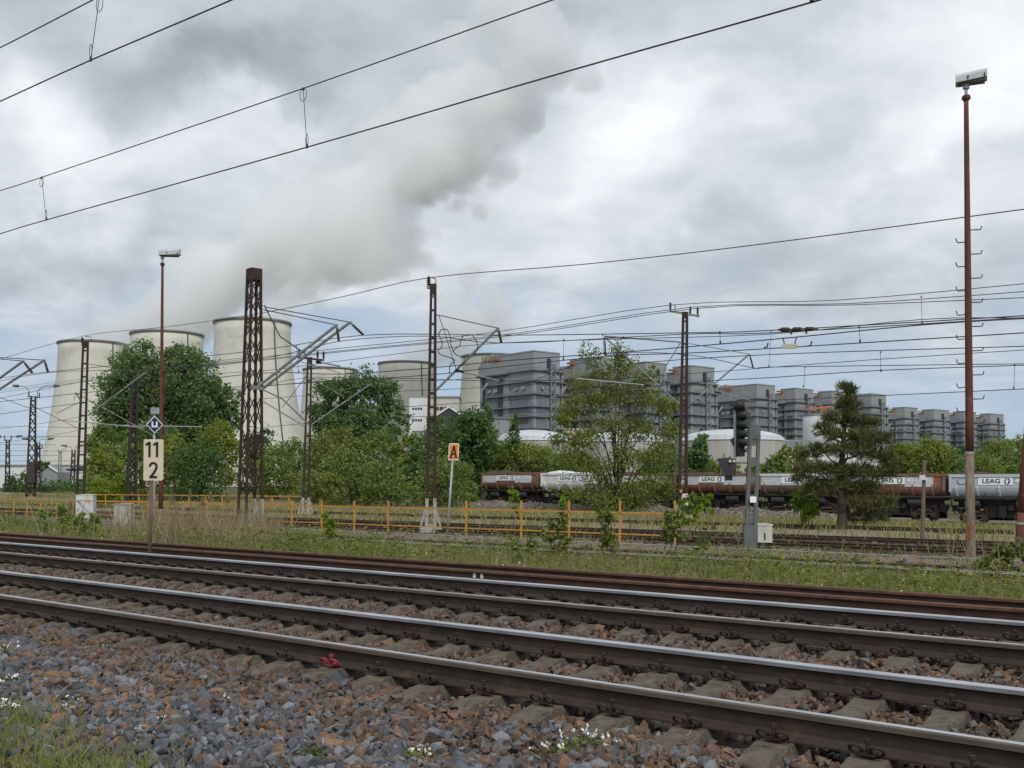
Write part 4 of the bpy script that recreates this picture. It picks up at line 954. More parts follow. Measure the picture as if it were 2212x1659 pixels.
        for i, j in ((-1, -1), (1, -1), (1, 1), (-1, 1)):
            mb = MB(); mb.beam(q(i, j, white), q(i, j, H), bar, bar, a); mb.build('leg', matn, t)
            if white: mb = MB(); mb.beam(q(i, j, -.1), q(i, j, white), bar*1.0, bar*1.0, a); mb.build('painted_leg_foot', 'mast_white' if i > 0 else 'mast_rust', t)
        for face, (u, v) in enumerate((((-1, -1), (1, -1)), ((1, -1), (1, 1)), ((1, 1), (-1, 1)), ((-1, 1), (-1, -1)))):
            mb = MB(); h = white+.05; k = face % 2
            while h < H-.5:
                st = step*(.62+.55*(1-h/H)); h2 = min(h+st, H-.3)
                A, B = (u, v) if k else (v, u); mb.beam(q(*A, h), q(*B, h2), bar*.55, bar*.3, a+d)
                mb.beam(q(*B, h), q(*A, h2), bar*.55, bar*.3, a+d)
                h = h2; k ^= 1
            mb.build('lattice', matn, t)
            if white:
                mb = MB(); mb.beam(q(*u, .05), q(*v, white), bar*.6, bar*.3, a+d); mb.beam(q(*u, white*.45), q(*v, white*.45), bar*.5, bar*.3, a+d); mb.build('painted_lattice', 'mast_white', t)
        ax = np.array([a, d, [0, 0, 1.]])
        if cap: mb = MB(); mb.box(top-np.array([0, 0, .22]), (wt+bar*1.1, wt+bar*1.1, .85*wt/.7), ax); mb.build('head_box', matn, t)
        mb = MB(); mb.box(b+np.array([0, 0, -.02]), (wb*1.35, wb*1.35, .3), ax); mb.build('foundation', 'cab_concrete', t)
        return t, Y
    t, Y = lattice('big rusty lattice mast with white painted foot in front of the tallest cooling tower', (540, 1150), 549, 583, 55, 29, 'mast_rust', 1.5, 1.5, True, .70, .10)
    cantilever(t, (556, 836), (727, 702), (569, 669), (732, 737), Y-.3, r=.07, steady=((683, 783-2), (735, 806-15)))
    cantilever(t, (566, 840), (756, 696), (571, 663), (785, 724), Y+.3, r=.07)
    MB().tube([P(561, 662, Y), P(571, 660, Y), P(605, 727, Y), P(660, 765, Y)], .03, 5).build('stay_wire', 'wire', t)
    MB().tube([P(560, 838, Y-.3), P(610, 862, Y-.3), P(668, 918, Y)], .035, 5).build('brace_tube', 'arm_grey', t)
    MB().beam(P(546, 836, Y-.3), P(570, 840, Y-.3), .16, .16).build('arm_bracket', 'arm_grey', t)
    t, Y = lattice('dark lattice mast with crossarm insulators against the big poplars', (283, 1092), 291, 818, 24, 13, 'mast_dark', 1.1, 0, False, .5, .16)
    crossarm(t, [(270, 817), (316, 817)], Y, [(272, 816), (304, 816), (315, 816)], 'mast_dark', .5)
    a_, b_ = P(262, 919, Y), P(437, 922, Y); MB().tube([a_, b_], .05, 6).build('steady_arm', 'galv', t)
    def lamp_arms(t, x, y, dx1, dy, Y, r=.05):
        for sg, ex in ((-1, dx1[0]), (1, dx1[1])):
            x0 = x+sg*dx1[2]; p = [P(x0, y, Y), P(x0, y-dy*.45, Y), P(x0+(ex-x0)*.12, y-dy*.7, Y), P(x0+(ex-x0)*.5, y-dy*.97, Y), P(ex, y-dy, Y)]
            ar = MB().tube(smooth_path(p), r, 6).build('lamp_arm', 'galv', t)
            MB().tube([P(ex-(2 if sg < 0 else -2)*0, y-dy, Y), P(ex+sg*(-1)*0-sg*0, y-dy, Y)+np.array([sg*.02, 0, 0]), P(ex+sg*12, y-dy-1, Y)], [.10, .20, .13], 8).build('lamp_head', 'lamp_under', ar)
    t, Y = lattice('dark lattice mast with two curved lamp arms at the far left', (66, 1076), 72, 857, 24, 12, 'mast_dark', 1.3, 0, False, .5, .17); lamp_arms(t, 72, 857, (40, 116, 9), 23, Y, .07)
    crossarm(t, [(60, 856), (86, 858)], Y, [(62, 856), (85, 858)], 'mast_dark', .5)
    MB().tube([P(76, 880, Y), P(168, 925, Y)], .045, 5).build('brace_tube', 'arm_grey', t); MB().tube([P(72, 885, Y), P(-10, 855, Y)], .045, 5).build('brace_tube', 'arm_grey', t)
    MB().box(P(67, 1020, Y-.8), (.9, .2, 2.6)).build('equipment_box', 'box_brown', t)
    t, Y = lattice('farthest left lattice mast with lamp arms beside the picture edge', (16, 1066), 17, 950, 12, 8, 'mast_dark', 1.6, 0, False, .5, .18); lamp_arms(t, 17, 952, (2, 36, 6), 9, Y, .07); crossarm(t, [(9, 951), (25, 951)], Y, [(10, 950), (24, 950)], 'mast_dark', .6)
    t, Y = lattice('small lattice mast just right of the far left lamp arm mast', (83, 1066), 83, 956, 11, 7, 'mast_dark', 1.6, 0, False, .5, .16); lamp_arms(t, 82, 956, (60, 104, 3), 8, Y, .06); crossarm(t, [(76, 972), (92, 968)], Y, [(91, 968)], 'mast_dark', .5)
    t, Y = lattice('small lattice mast with lamp arms just left of the leftmost ladder mast', (156, 1064), 159, 972, 12, 8, 'mast_dark', 1.6, 0, False, .5, .18); lamp_arms(t, 159, 972, (144, 172, 4), 9, Y, .07)
    t, b, top, a, d, cen = ladder_mast('thin pale mast with a single lamp arm before the white works hall', (127, 1062), 130, 975, 8, 6, 'arm_grey', 1.6, 0, group=None); crossarm(t, [(125, 975), (143, 974)], b[1], [(126, 975)], 'arm_grey', .4)
    MB().tube(smooth_path([P(131, 975, b[1]), P(134, 971, b[1]), P(141, 967, b[1]), P(152, 966, b[1])]), .06, 5).build('lamp_arm', 'galv', t)
    # cantilever pair of a mast left of the frame
    Y = 51.; b = on(P(-60, 1140, Y)[0], Y); t = thing('catenary_mast', b, 'mast outside the left edge with twin cantilever arms in view', 'mast')
    for sg in (-1, 1): MB().beam(b+np.array([sg*.25, 0, 0]), P(-52+sg*3, 720, Y), .12, .2).build('leg', 'mast_rust', t)
    for k in range(14): MB().box(b+np.array([.01*k, 0, .6+.7*k]), (.4, .1, .1)).build('rung', 'mast_rust', t)
    cantilever(t, (-45, 849), (50, 780), (-40, 772), (70, 806), Y-.3, r=.065); cantilever(t, (-40, 866), (96, 778), (-40, 770), (104, 805), Y+.3, r=.065)
def smooth_path(pts, sub=5):
    pts = [np.asarray(p, float) for p in pts]; out = []; k = len(pts)
    for i in range(k-1):
        p0, p1, p2, p3 = pts[max(i-1, 0)], pts[i], pts[i+1], pts[min(i+2, k-1)]
        for j in range(sub):
            u = j/sub; out.append(.5*((2*p1)+(-p0+p2)*u+(2*p0-5*p1+4*p2-p3)*u*u+(-p0+3*p1-3*p2+p3)*u**3))
    return out+[pts[-1]]
masts()

# ------------------------------------------------------------------ lamp poles
def lamp_pole(label, base, tx, ytop, wb, wt, head, pegs, peg0, flaked):
    b = G(*base); Y = b[1]; m = Y/F; top = P(tx, ytop, Y); t = thing('lamp_pole', b, label, 'lamp pole', 'rusty lamp poles with box heads')
    H = top[2]-b[2]; c = lambda h: b+(top-b)*h/H; rr = lambda h: (wb+(wt-wb)*h/H)*m/2
    hs = np.linspace(flaked, H, 12); MB().tube([c(h) for h in hs], [rr(h) for h in hs], 14).build('pole', 'lamp_rust', t, True)
    MB().tube([c(-.3), c(.0), c(flaked*.5), c(flaked)], [rr(0)*1.04]*2+[rr(flaked*.5)*1.03, rr(flaked)*1.03], 14).build('pole_foot', 'lamp_flaked', t, True)
    MB().tube([c(flaked-.04), c(flaked+.04)], rr(flaked)*1.12, 14).build('strap_band', 'galv', t)
    MB().lathe(top, [(rr(H)*1.0, -.12), (rr(H)*1.9, -.05), (rr(H)*1.9, .02), (rr(H)*1.2, .06)], 14).build('collar', 'lamp_rust', t)
    MB().lathe(top, [(.045, .02), (.045, .22), (.09, .24), (.09, .42)], 10).build('spigot', 'galv', t)
    L, W, Hh, yaw, off = head; L *= .89; W *= .89; Hh *= .89; off *= .89; a = np.array([math.cos(yaw), math.sin(yaw), 0]); d = np.array([-a[1], a[0], 0]); ce = top+a*off+np.array([0, 0, .42])
    sec = [(-W/2, 0), (W/2, 0), (W/2, Hh*.62), (W/2-.10, Hh), (-W/2+.10, Hh), (-W/2, Hh*.62)]
    tilt = np.array([0, 0, .03]); mb = MB(); vs = [ce+a*e*L/2+d*y+np.array([0, 0, z])+tilt*e for e in (-1, 1) for y, z in sec]
    mb.add(vs, [(0, 6, 7, 1)[::-1], (1, 7, 8, 2)[::-1], (2, 8, 9, 3)[::-1], (3, 9, 10, 4)[::-1], (4, 10, 11, 5)[::-1], (5, 11, 6, 0)[::-1], (0, 1, 2, 3, 4, 5), (11, 10, 9, 8, 7, 6)]); h = mb.build('lamp_housing', 'lamp_head', t)
    MB().box(ce-np.array([0, 0, .02]), (L*.86, W*.8, .06), np.array([a, d, [0, 0, 1.]])).build('lamp_glass', 'lamp_under', h)
    for e in (-.1, .42): MB().box(ce+a*L*e-d*(W/2+.012)+np.array([0, 0, Hh*.3]), (.03, .03, .1), np.array([a, d, [0, 0, 1.]])).build('latch', 'black_paint', h)
    for i in range(pegs):
        hh = H-peg0-i*(H-peg0-.5)/pegs; sg = -1 if i % 2 else 1; p = c(hh); r = rr(hh); u = np.array([sg*.97, -.22, 0])
        MB().tube([p+u*r*.8, p+u*(r+.22)+np.array([0, 0, -.03 if sg < 0 else .0]), p+u*(r+.27)+np.array([0, 0, 0]), p+u*(r+.30)+np.array([0, 0, .1])], .016, 5).build('step_peg', 'wire', t)
lamp_pole('tall rusty lamp pole with step pegs and grey box lamp near the right edge', (2097, 1213), 2087, 210, 19.5, 9.5, (.93, .48, .29, -.42, .15), 26, 3.8, 3.1)
lamp_pole('rusty lamp pole with grey box lamp behind the 11 over 2 sign', (347, 1142), 351, 570, 10, 5.2, (1.1, .5, .34, .12, .38), 16, 4.2, .9)
def edge_pole():
    b = G(2200, 1187); Y = b[1]; t = thing('steel_pole', b, 'rusty pole cut off by the right edge of the photo', 'pole'); top = P(2211, 1028, Y)
    MB().tube([b-np.array([0, 0, .2]), b+(top-b)*.5], [.13, .12], 12).build('pole', 'lamp_rust', t, True); MB().tube([b+(top-b)*.5, top, P(2232, 780, Y)], [.12, .115, .10], 12).build('upper_pole', 'lamp_rust', t, True)
    MB().tube([b+(top-b)*.34, b+(top-b)*.37], .14, 12).build('strap_band', 'galv', t)
    b = G(1992, 1168); Y = b[1]; t = thing('wooden_post', b, 'thin weathered post with a small clamp in front of the wagon right of the pine', 'post'); top = P(1997, 991, Y)
    MB().beam(b-np.array([0, 0, .2]), top, .13, .11, (1, 0, 0), .10, .09).build('post', 'post_wood', t); MB().box(top, (.15, .12, .07)).build('cap', 'black_paint', t)
    MB().box(P(1991, 1034, Y)+np.array([0, -.09, 0]), (.32, .12, .10)).build('clamp', 'cab_cream', t); MB().box(P(1990, 1029, Y)+np.array([0, -.09, 0]), (.2, .1, .1)).build('clamp', 'cab_cream', t)
edge_pole()

# ------------------------------------------------------------------ signs
def signs():
    Y = 19.9; m = Y/F; b = on((322-CX)/F*Y, Y); t = thing('track_sign', b, 'pale kilometre board reading 11 over 2 on a brown post', 'sign')
    MB().tube([b-np.array([0, 0, .2]), P(327, 1030, Y+.04)], .038, 10).build('post', 'post_brown', t, True)
    c = P(331.5, 993.5, Y); w, h = 41*m, 89*m; r = np.array([.985, .17, 0]); r = unit(r); u = unit(np.array([.012, 0, 1]))
    nrm = np.cross(r, u); R_ = .03; poly = []
    for cx, cy, a0 in ((w/2-R_, h/2-R_, 0), (-w/2+R_, h/2-R_, 90), (-w/2+R_, -h/2+R_, 180), (w/2-R_, -h/2+R_, 270)):
        poly += [(cx+R_*math.cos(math.radians(a0+k*30)), cy+R_*math.sin(math.radians(a0+k*30))) for k in range(4)]
    bd = MB().prism(poly, r, u, c, -.02).build('board', 'sign_pale', t)
    def digit_strokes(name, strokes, cx, cy, s, wd):
        mb = MB()
        for st in strokes:
            pts = [c+r*(cx+x*s)+u*(cy+y*s) for x, y in st]; off = []
            for i, p in enumerate(pts):
                dd = unit(pts[min(i+1, len(pts)-1)]-pts[max(i-1, 0)]); n_ = np.cross(nrm, dd); off.append((p+n_*wd/2+nrm*.006, p-n_*wd/2+nrm*.006))
            vs = [q for o in off for q in o]; mb.add(vs, [(2*i, 2*i+1, 2*i+3, 2*i+2) for i in range(len(pts)-1)])
        mb.build(name, 'sign_black', bd)
    one = [[(.0, -.5), (.0, .5)], [(-.24, .30), (.03, .46)]]
    two = [[(-.26, .24), (-.24, .36), (-.15, .45), (0, .475), (.15, .44), (.24, .33), (.24, .2), (.19, .05), (-.0, -.22), (-.24, -.475)], [(-.29, -.445), (.29, -.445)]]
    s = 33*m; digit_strokes('digit_one', one, -.075, .20, s, .045); digit_strokes('digit_one', one, .065, .20, s, .045); digit_strokes('digit_two', [[(x*.82, y) for x, y in k] for k in two], 0, -.20, s, .046)
    # blue diamond board
    Y = 27.; m = Y/F; b = on((332-CX)/F*Y, Y); t = thing('track_sign', b, 'blue diamond board with white bracket mark just above the 11 over 2 board', 'sign')
    MB().tube([b-np.array([0, 0, .2]), P(333.5, 884, Y+.06)], .03, 8).build('post', 'galv', t, True); MB().box(P(335, 887, Y), (.22, .06, .16)).build('post_top_box', 'galv', t)
    c = P(334, 917, Y-.02); e = 17.5*m; hh = 19.5*m; r = unit(np.array([.95, .3, 0])); u = np.array([0, 0, 1.])
    bd = MB().prism([(e, 0), (0, hh), (-e, 0), (0, -hh)], r, u, c, -.03).build('board', 'sign_white', t)
    n_ = np.cross(r, u); MB().prism([(e*.86, 0), (0, hh*.86), (-e*.86, 0), (0, -hh*.86)], r, u, c+n_*.006, -.004).build('blue_field', 'sign_blue', bd)
    k = e*.36; MB().prism([(-k, -k), (k, -k), (k, k), (k*.42, k), (k*.42, -k*.35), (-k*.42, -k*.35), (-k*.42, k), (-k, k)], r, u, c+n_*.011, -.003).build('bracket_mark', 'sign_white', bd)
    # orange A board
    b = G(965, 1162); Y = b[1]; m = Y/F; t = thing('track_sign', b, 'orange board with black letter A on a grey tube post', 'sign')
    MB().tube([b-np.array([0, 0, .2]), P(978, 990, Y+.05)], .045, 10).build('post', 'galv', t, True)
    c = P(980, 976, Y); w, h = 22.5*m, 37*m; r = unit(np.array([.97, .22, 0])); u = unit(np.array([.06, 0, 1])); n_ = np.cross(r, u); q = .035
    oc = lambda w, h, q: [(w/2-q, -h/2), (w/2, -h/2+q), (w/2, h/2-q), (w/2-q, h/2), (-w/2+q, h/2), (-w/2, h/2-q), (-w/2, -h/2+q), (-w/2+q, -h/2)]
    bd = MB().prism(oc(w, h, q), r, u, c, -.03).build('board', 'sign_pale', t); bd.data.materials[0] = MATS['sign_white']
    MB().prism(oc(w*.84, h*.89, q*.6), r, u, c+n_*.006, -.004).build('orange_field', 'sign_orange', bd)
    mb = MB(); hh = h*.34; ww = w*.27
    for p0, p1 in (((-ww, -hh), (-.0, hh)), ((ww, -hh), (.0, hh)), ((-ww*.62, -hh*.38), (ww*.62, -hh*.38))):
        a, b_ = c+n_*.014+r*p0[0]+u*p0[1], c+n_*.014+r*p1[0]+u*p1[1]; mb.beam(a, b_, .07, .006, r if p0[1] != p1[1] else u)
    for sg in (-1, 1): mb.box(c+n_*.014+r*sg*ww-u*hh, (.15, .006, .03), np.array([r, n_, u]))
    mb.build('letter_a', 'sign_black', bd)
signs()

# ------------------------------------------------------------------ signal, cabinets
def signal():
    t, b, top, a, d, cen = ladder_mast('grey steel ladder post of the light signal left of the pine', (1620, 1190), 1630, 919, 26, 26, 'signal_post', .62, 0, .12, False, yaw=.1, lwr=.33, rh=.24, cat='signal post', name='signal_post', group=None)
    Y = b[1]; m = Y/F
    for ch in t.children:
        if ch.name.startswith('leg'): pass
    MB().box(P(1621, 1162, Y)+np.array([0, 0, 0]), (.46, .14, .85), AX(.1)).build('solid_foot', 'signal_post', t)
    MB().box(P(1627, 1079, Y-.2), (.2, .02, .2)).build('number_plate', 'panel_white', t)
    MB().beam(P(1613, 905, Y+.05), P(1613, 880, Y+.05), .10, .08).build('brown_bracket', 'post_brown', t)
    s = thing('light_signal', P(1600, 985, Y), 'black light signal head with four hooded lamps beside the grey ladder post', 'signal')
    MB().box((P(1597, 935, Y)+np.array([0, -.05, 0])), (.29, .24, 102*m)).build('housing', 'black_paint', s)
    MB().box(P(1590, 935, Y)-np.array([.02, .02, 0]), (.10, .20, 106*m)).build('side_frame', 'galv', s)
    MB().tube([P(1597, 885, Y-.1), P(1596.5, 866, Y-.1)], [.20, .17], 12).build('top_hood', 'black_paint', s, True)
    for y in (897, 917, 936.5, 955): 
        p = P(1598, y, Y-.18); r = unit(np.array([.75, -.65, -.05]))
        h = MB().tube([p, p+r*.12, p+r*.30], [.125, .135, .12], 14, True).build('lamp_hood', 'black_paint', s, True)
        MB().tube([p+r*.29, p+r*.305], .095, 12).build('lens', 'glass_dark', h)
    MB().beam(P(1583, 946, Y), P(1592, 962, Y), .22, .10).build('side_flap', 'black_paint', s); MB().tube(smooth_path([P(1592, 960, Y-.2), P(1598, 985, Y-.25), P(1607, 978, Y-.2), P(1613, 968, Y)]), .025, 5).build('cable', 'black_paint', s)
    MB().beam(P(1605, 905, Y), P(1618, 930, Y), .06, .06).build('mount_arm', 'signal_post', s); MB().beam(P(1605, 975, Y), P(1618, 975, Y), .06, .06).build('mount_arm', 'signal_post', s)
    k = thing('speed_indicator', P(1575, 1028, Y), 'dark hooded speed indicator box hanging below the signal head', 'signal box')
    p = P(1581, 1009, Y); MB().box(p, (17*m, .35, 37*m), AX(-.25)).build('box', 'box_brown', k)
    mb = MB(); mb.add([P(1549, 990, Y-.55), P(1575, 989, Y-.10), P(1575, 1028, Y-.10), P(1561, 1025, Y-.45), P(1552, 990, Y+.15), P(1575, 989, Y+.18), P(1575, 1028, Y+.18), P(1563, 1025, Y+.05)], [(0, 1, 2, 3), (7, 6, 5, 4), (0, 4, 5, 1), (1, 5, 6, 2), (2, 6, 7, 3)]); mb.build('hood', 'shade_blue', k)
    for x in (1577, 1586): MB().tube([P(x, 996, Y-.19), P(x, 996, Y-.22)], .05, 10).build('bolt_cover', 'cab_cream', k)
    MB().box(P(1574, 1032, Y), (.2, .25, .18)).build('bottom_bracket', 'black_paint', k)
    MB().beam(P(1587, 1000, Y), P(1618, 1000, Y), .05, .05).build('mount_arm', 'signal_post', k)
def cabinet(label, base, w, h, dep, matn, yaw, doors=2, feet=0., Yo=None, stains=True):
    b = G(*base); Y = b[1]; m = Y/F; w *= m; h *= m; t = thing('relay_cabinet', b, label, 'cabinet', 'trackside cabinets'); ax = AX(yaw); z0 = feet
    MB().box(b+np.array([0, 0, z0+(h-z0)/2]), (w, dep, h-z0), ax).build('body', matn, t)
    MB().prism([(-w/2-.03, h), (w/2+.03, h), (w/2+.03, h+.035), (0, h+.075), (-w/2-.03, h+.035)], ax[0], (0, 0, 1), b+ax[1]*(dep/2+.03), dep+.06).build('lid', matn, t)
    if doors:
        for k in range(doors):
            x = (k+.5-doors/2)*w/doors; dr = MB().box(b+ax[0]*x-ax[1]*(dep/2+.008)+np.array([0, 0, z0+(h-z0)*.5]), (w/doors-.02, .016, (h-z0)*.95), ax).build('door', matn, t)
            if k == doors-1: MB().box(b+ax[0]*(x-w/doors*.36)-ax[1]*(dep/2+.03)+np.array([0, 0, z0+(h-z0)*.38]), (.035, .03, .22), ax).build('handle', 'black_paint', dr)
    if feet:
        for sg in (-1, 1): MB().box(b+ax[0]*sg*w*.3+np.array([0, 0, feet/2]), (.07, dep*.6, feet), ax).build('leg', 'box_brown', t)
    else: MB().box(b+np.array([0, 0, .02]), (w*1.1, dep*1.15, .22), ax).build('plinth', 'cab_concrete', t)
    return t
def cabinets():
    cabinet('cream double-door cabinet standing at the foot of the grey signal post', (1649, 1186), 36, 51, .42, 'cab_cream', -.18, 2, .22)
    t = cabinet('white cabinet with rust marks in front of the leftmost ladder mast', (186, 1121), 36, 51, .7, 'cab_white', .12, 1, 0)
    b = np.array(t.location); MB().box(b+np.array([.28, -.40, 1.25]), (.22, .02, .30)).build('notice_plate', 'sign_pale', t)
    t = cabinet('bare concrete box cabinet among dry reeds left of the 11 over 2 board', (268, 1146), 35, 56, .6, 'cab_concrete', .1, 0, 0)
signal(); cabinets()

# ------------------------------------------------------------------ yellow railings
def railing(label, pts, posts, tops, mids, h_base, n, th=.062):
    t = thing('yellow_railing', G(*pts), label, 'railing', None)
    P0 = lambda x, y: Pn(x, y, n)
    for i in range(len(tops)-1): MB().beam(P0(*tops[i]), P0(*tops[i+1]), th, th, (0, 0, 1)).build('top_rail', 'yellow', t)
    for i in range(len(mids)-1): MB().beam(P0(*mids[i]), P0(*mids[i+1]), th*.7, th*.7, (0, 0, 1)).build('middle_rail', 'yellow', t)
    for x in posts:
        y = np.interp(x, [p[0] for p in tops], [p[1] for p in tops]); p = P0(x, y); g = p.copy(); g[2] = float(gz(p[0], p[1]))-.05
        MB().beam(g, p, th, th, N).build('post', 'yellow', t)
def railings():
    n = 32.05; top = lambda x: 1041+(x+1667)*.0221; midl = lambda x: 1041+(x+1667)*.0372+.6
    posts = [29, 58, 88, 122, 157, 249, 289, 320, 358, 396, 447, 506, 565, 630, 695, 765, 838, 1007, 1126, 1229, 1339, 1458]
    railing('long yellow railing running across the middle, near one', (1007, 1157), [p for p in posts], [(-60, top(-60)), (157, top(157))], [(-60, midl(-60)), (157, midl(157))], 0, n)
    # right section continues after the cabinet
    t = [o for o in COL.objects if o.name.startswith('yellow_railing')][0]
    P0 = lambda x, y: Pn(x, y, n)
    for a, b in ((157, 249), (249, 565), (565, 838), (838, 1126), (1126, 1458)):
        MB().beam(P0(a, top(a)), P0(b, top(b)), .062, .062, (0, 0, 1)).build('top_rail', 'yellow', t); MB().beam(P0(a, midl(a)), P0(b, midl(b)), .045, .045, (0, 0, 1)).build('middle_rail', 'yellow', t)
    n2 = 49.8; top2 = lambda x: 1068+(x-185)*.0095
    railing('thinner yellow railing further back, behind the big lattice mast', (600, 1095), list(range(192, 655, 36)), [(185, top2(185)), (655, top2(655))], [(185, top2(185)+13), (655, top2(655)+16)], 0, n2, .08)
    railing('short far yellow railing panel with side sheet at the far left', (220, 1078), list(range(178, 272, 9)), [(175, 1066), (272, 1067)], [(175, 1076), (272, 1077)], 0, 78, .12)
    t = [o for o in COL.objects if o.name.startswith('yellow_railing')][-1]; MB().box(Pn(180, 1071.5, 78), (1.2, .1, 1.1), AX(TA)).build('side_sheet', 'yellow', t)
railings()

# ------------------------------------------------------------------ overhead wires
def wp(pts, n, sub=4):
    out = [Pn(p[0], p[1], (p[2] if len(p) > 2 else n)*(1.083 if n > 20 else 1)) for p in pts]
    out = smooth_path(out, sub) if len(out) > 2 else out
    if pts[-1][0] >= 2200: out = list(out)+[out[-1]+unit(out[-1]-out[-2])*70]      # run on past the picture's edges
    if pts[0][0] <= 0: out = [out[0]+unit(out[0]-out[1])*70]+list(out)
    return out
def wire(label, pts, n, r=.016, cat='wire', name='overhead_wire', group=None):
    o = MB().tube(wp(pts, n), r, 5).build(name, 'wire', None); tag(o, label, cat, group); return o
def catenary(label, mess, cont, n, drops=(), r=.016, extra=None, loops=False):
    n2 = n*(1.083 if n > 20 else 1)
    t = thing('overhead_line', Pn(*mess[0][:2], n2), label, 'overhead line', 'overhead lines with droppers')
    MB().tube(wp(mess, n), r, 6).build('carrier_wire', 'wire', t); MB().tube(wp(cont, n), r*1.1, 6).build('contact_wire', 'wire', t)
    for (x0, y0, x1, y1) in drops:
        a, b = Pn(x0, y0, n2), Pn(x1, y1, n2); d = MB().tube([a, b], r*.55, 5).build('dropper', 'wire', t)
        MB().tube([b-np.array([0, 0, r*1.5]), b+np.array([0, 0, r*5])], r*1.9, 6).build('clamp', 'wire', d); MB().tube([a-np.array([0, 0, r*3]), a+np.array([0, 0, r*1.2])], r*1.7, 6).build('clamp', 'wire', d)
        if loops:
            pts = [a+T*-(.06*math.sin(k*math.pi/6))*1.0+np.array([0, 0, -.075+.075*math.cos(k*math.pi/6)]) for k in range(13)]
            MB().tube(pts, r*.5, 5).build('loop', 'wire', d)
            c = b+np.array([0, 0, .085]); MB().tube([c+T*(-.022*math.sin(k*math.pi/6))+np.array([0, 0, -.07*math.cos(k*math.pi/6)]) for k in range(13)], r*.5, 5).build('loop', 'wire', d)
    return t
def wires():
    # the two lines over the nearest tracks
    catenary('overhead line with looped droppers crossing the whole upper sky, over the nearest tracks', [(-90, 444), (0, 412), (90, 383), (655, 191), (1193, 0), (1400, -75)], [(-90, 530), (0, 505), (100, 475), (663, 318), (1240, 150), (1770, 0), (2400, -190)], 7.9,
             [(90, 383, 100, 475), (655, 191, 663, 318)], .0075, None, True)
    t = catenary('overhead line cutting the upper left corner of the sky, above the nearest track', [(-120, 158), (0, 103), (200, 0), (330, -66)], [(-120, 272), (0, 219), (196, 130), (500, 0), (900, -180)], 5.2, [(215, -8, 196, 130)], .0065, None, True)
    MB().tube([Pn(1755, 4, 7.9), Pn(1752, -6, 7.9)], .02, 6).build('clamp', 'wire', [o for o in COL.objects if o.name == 'overhead_line'][0])
    wire('long return wire from mast top to mast top, left edge to right edge', [(-60, 797, 37.6), (0, 776, 37.6), (179, 726, 37.6), (353, 707, 35), (548, 679, 33), (740, 641, 32), (926, 600, 31.2), (1260, 571, 31.2), (1600, 533, 31.2), (2212, 452, 31.2), (2300, 440, 31.2)], 31.2, .018)
    for i, (a, m, b, l) in enumerate((((272, 808), (646, 762), (1448, 659), 'uppermost'), ((304, 808), (686, 763), (1491, 664), 'middle'), ((315, 808), (699, 764), (1507, 666), 'lowest'))):
        e = [(1800, 649), (2212, 613)] if i == 0 else [(1830, 656), (2212, 630)] if i == 1 else [(1830, 659), (2212, 643)]
        wire(l+' of three feeder wires between the crossarm insulators', [(-40, 845+4*i, 70), (a[0], a[1], 70), (m[0], m[1], 44.3), ((m[0]+b[0])/2, (m[1]+b[1])/2+10, 48), (b[0], b[1], 52), (e[0][0], e[0][1], 52), (e[1][0], e[1][1], 52)], 52, .022)
    catenary('overhead line held by the upper arm of the big lattice mast', [(-40, 823), (81, 806), (240, 790), (565, 756), (786, 724), (1106, 724), (1475, 719), (1659, 714), (2212, 682)], [(-40, 872), (335, 832), (565, 806), (735, 808), (927, 795), (1106, 778), (1356, 760), (1659, 734), (1990, 702), (2212, 688)], 30,
             [(640, 746, 645, 805), (1302, 722, 1305, 764), (1555, 717, 1556, 742)], .017)
    catenary('overhead line of the lower arm of the big lattice mast', [(-40, 832), (104, 805), (325, 797), (565, 775), (735, 737), (927, 726), (1086, 741), (1475, 722), (1659, 719), (2212, 686)], [(-40, 900), (335, 850), (668, 827), (927, 810), (1032, 798), (1305, 770), (1480, 763), (1659, 753), (2212, 719)], 33,
             [(1218, 733, 1217, 776), (1856, 706, 1858, 739), (240, 800, 243, 860), (395, 788, 398, 842)], .017)
    catenary('overhead line on the arm of the ladder mast by the A sign', [(320, 815), (565, 801), (647, 791), (927, 756), (1083, 741), (1307, 733), (1659, 719+3), (1990, 690), (2212, 687)], [(320, 862), (735, 820), (1078, 823), (1240, 817), (1349, 768+20), (1659, 766), (2212, 748)], 38,
             [(1990, 640, 1992, 698), (1902, 760, 1903, 802)], .016)
    catenary('overhead line on the right arm of the crossarm mast above the far boiler houses', [(1100, 842), (1308, 769), (1480, 766), (1629, 795), (1659, 793), (1950, 789), (2212, 786)], [(1100, 860), (1370, 838), (1546, 822), (1659, 816), (1904, 800), (2212, 786+3)], 50,
             [(1739, 793, 1736, 836), (1666, 714, 1661, 793), (2192, 787, 2190, 840)], .02)
    catenary('lowest overhead line at the right, just above the roofs of the far boiler houses', [(553, 862), (735, 850), (943, 842), (1106, 833), (1545, 803), (1659, 794), (1900, 776), (2212, 756)], [(553, 925), (768, 906), (1100, 893), (1500, 872), (1914, 854), (2212, 840)], 56, [(720, 851, 722, 908), (1240, 823, 1241, 886)], .02)
    wire('thin wire crossing in front of the leftmost cooling tower towards the poplars', [(-40, 869), (160, 828), (350, 796), (548, 770)], 50, .022)
    wire('thin wire low across the leftmost cooling tower', [(-40, 930), (90, 915), (240, 890), (520, 866)], 55, .022)
    wire('thin wire slanting up to the big poplars from the left edge', [(-40, 962), (105, 942), (240, 915), (420, 880)], 60, .022)
    wire('slack wire low in front of the shrub belt between slim mast and A sign mast', [(668, 890), (780, 884), (920, 876), (1230, 856)], 46, .02)
    wire('sagging wire above the shrub belt, left of the bush tree', [(565, 835), (668, 816), (927, 823), (1090, 808), (1240, 795)], 47, .02)
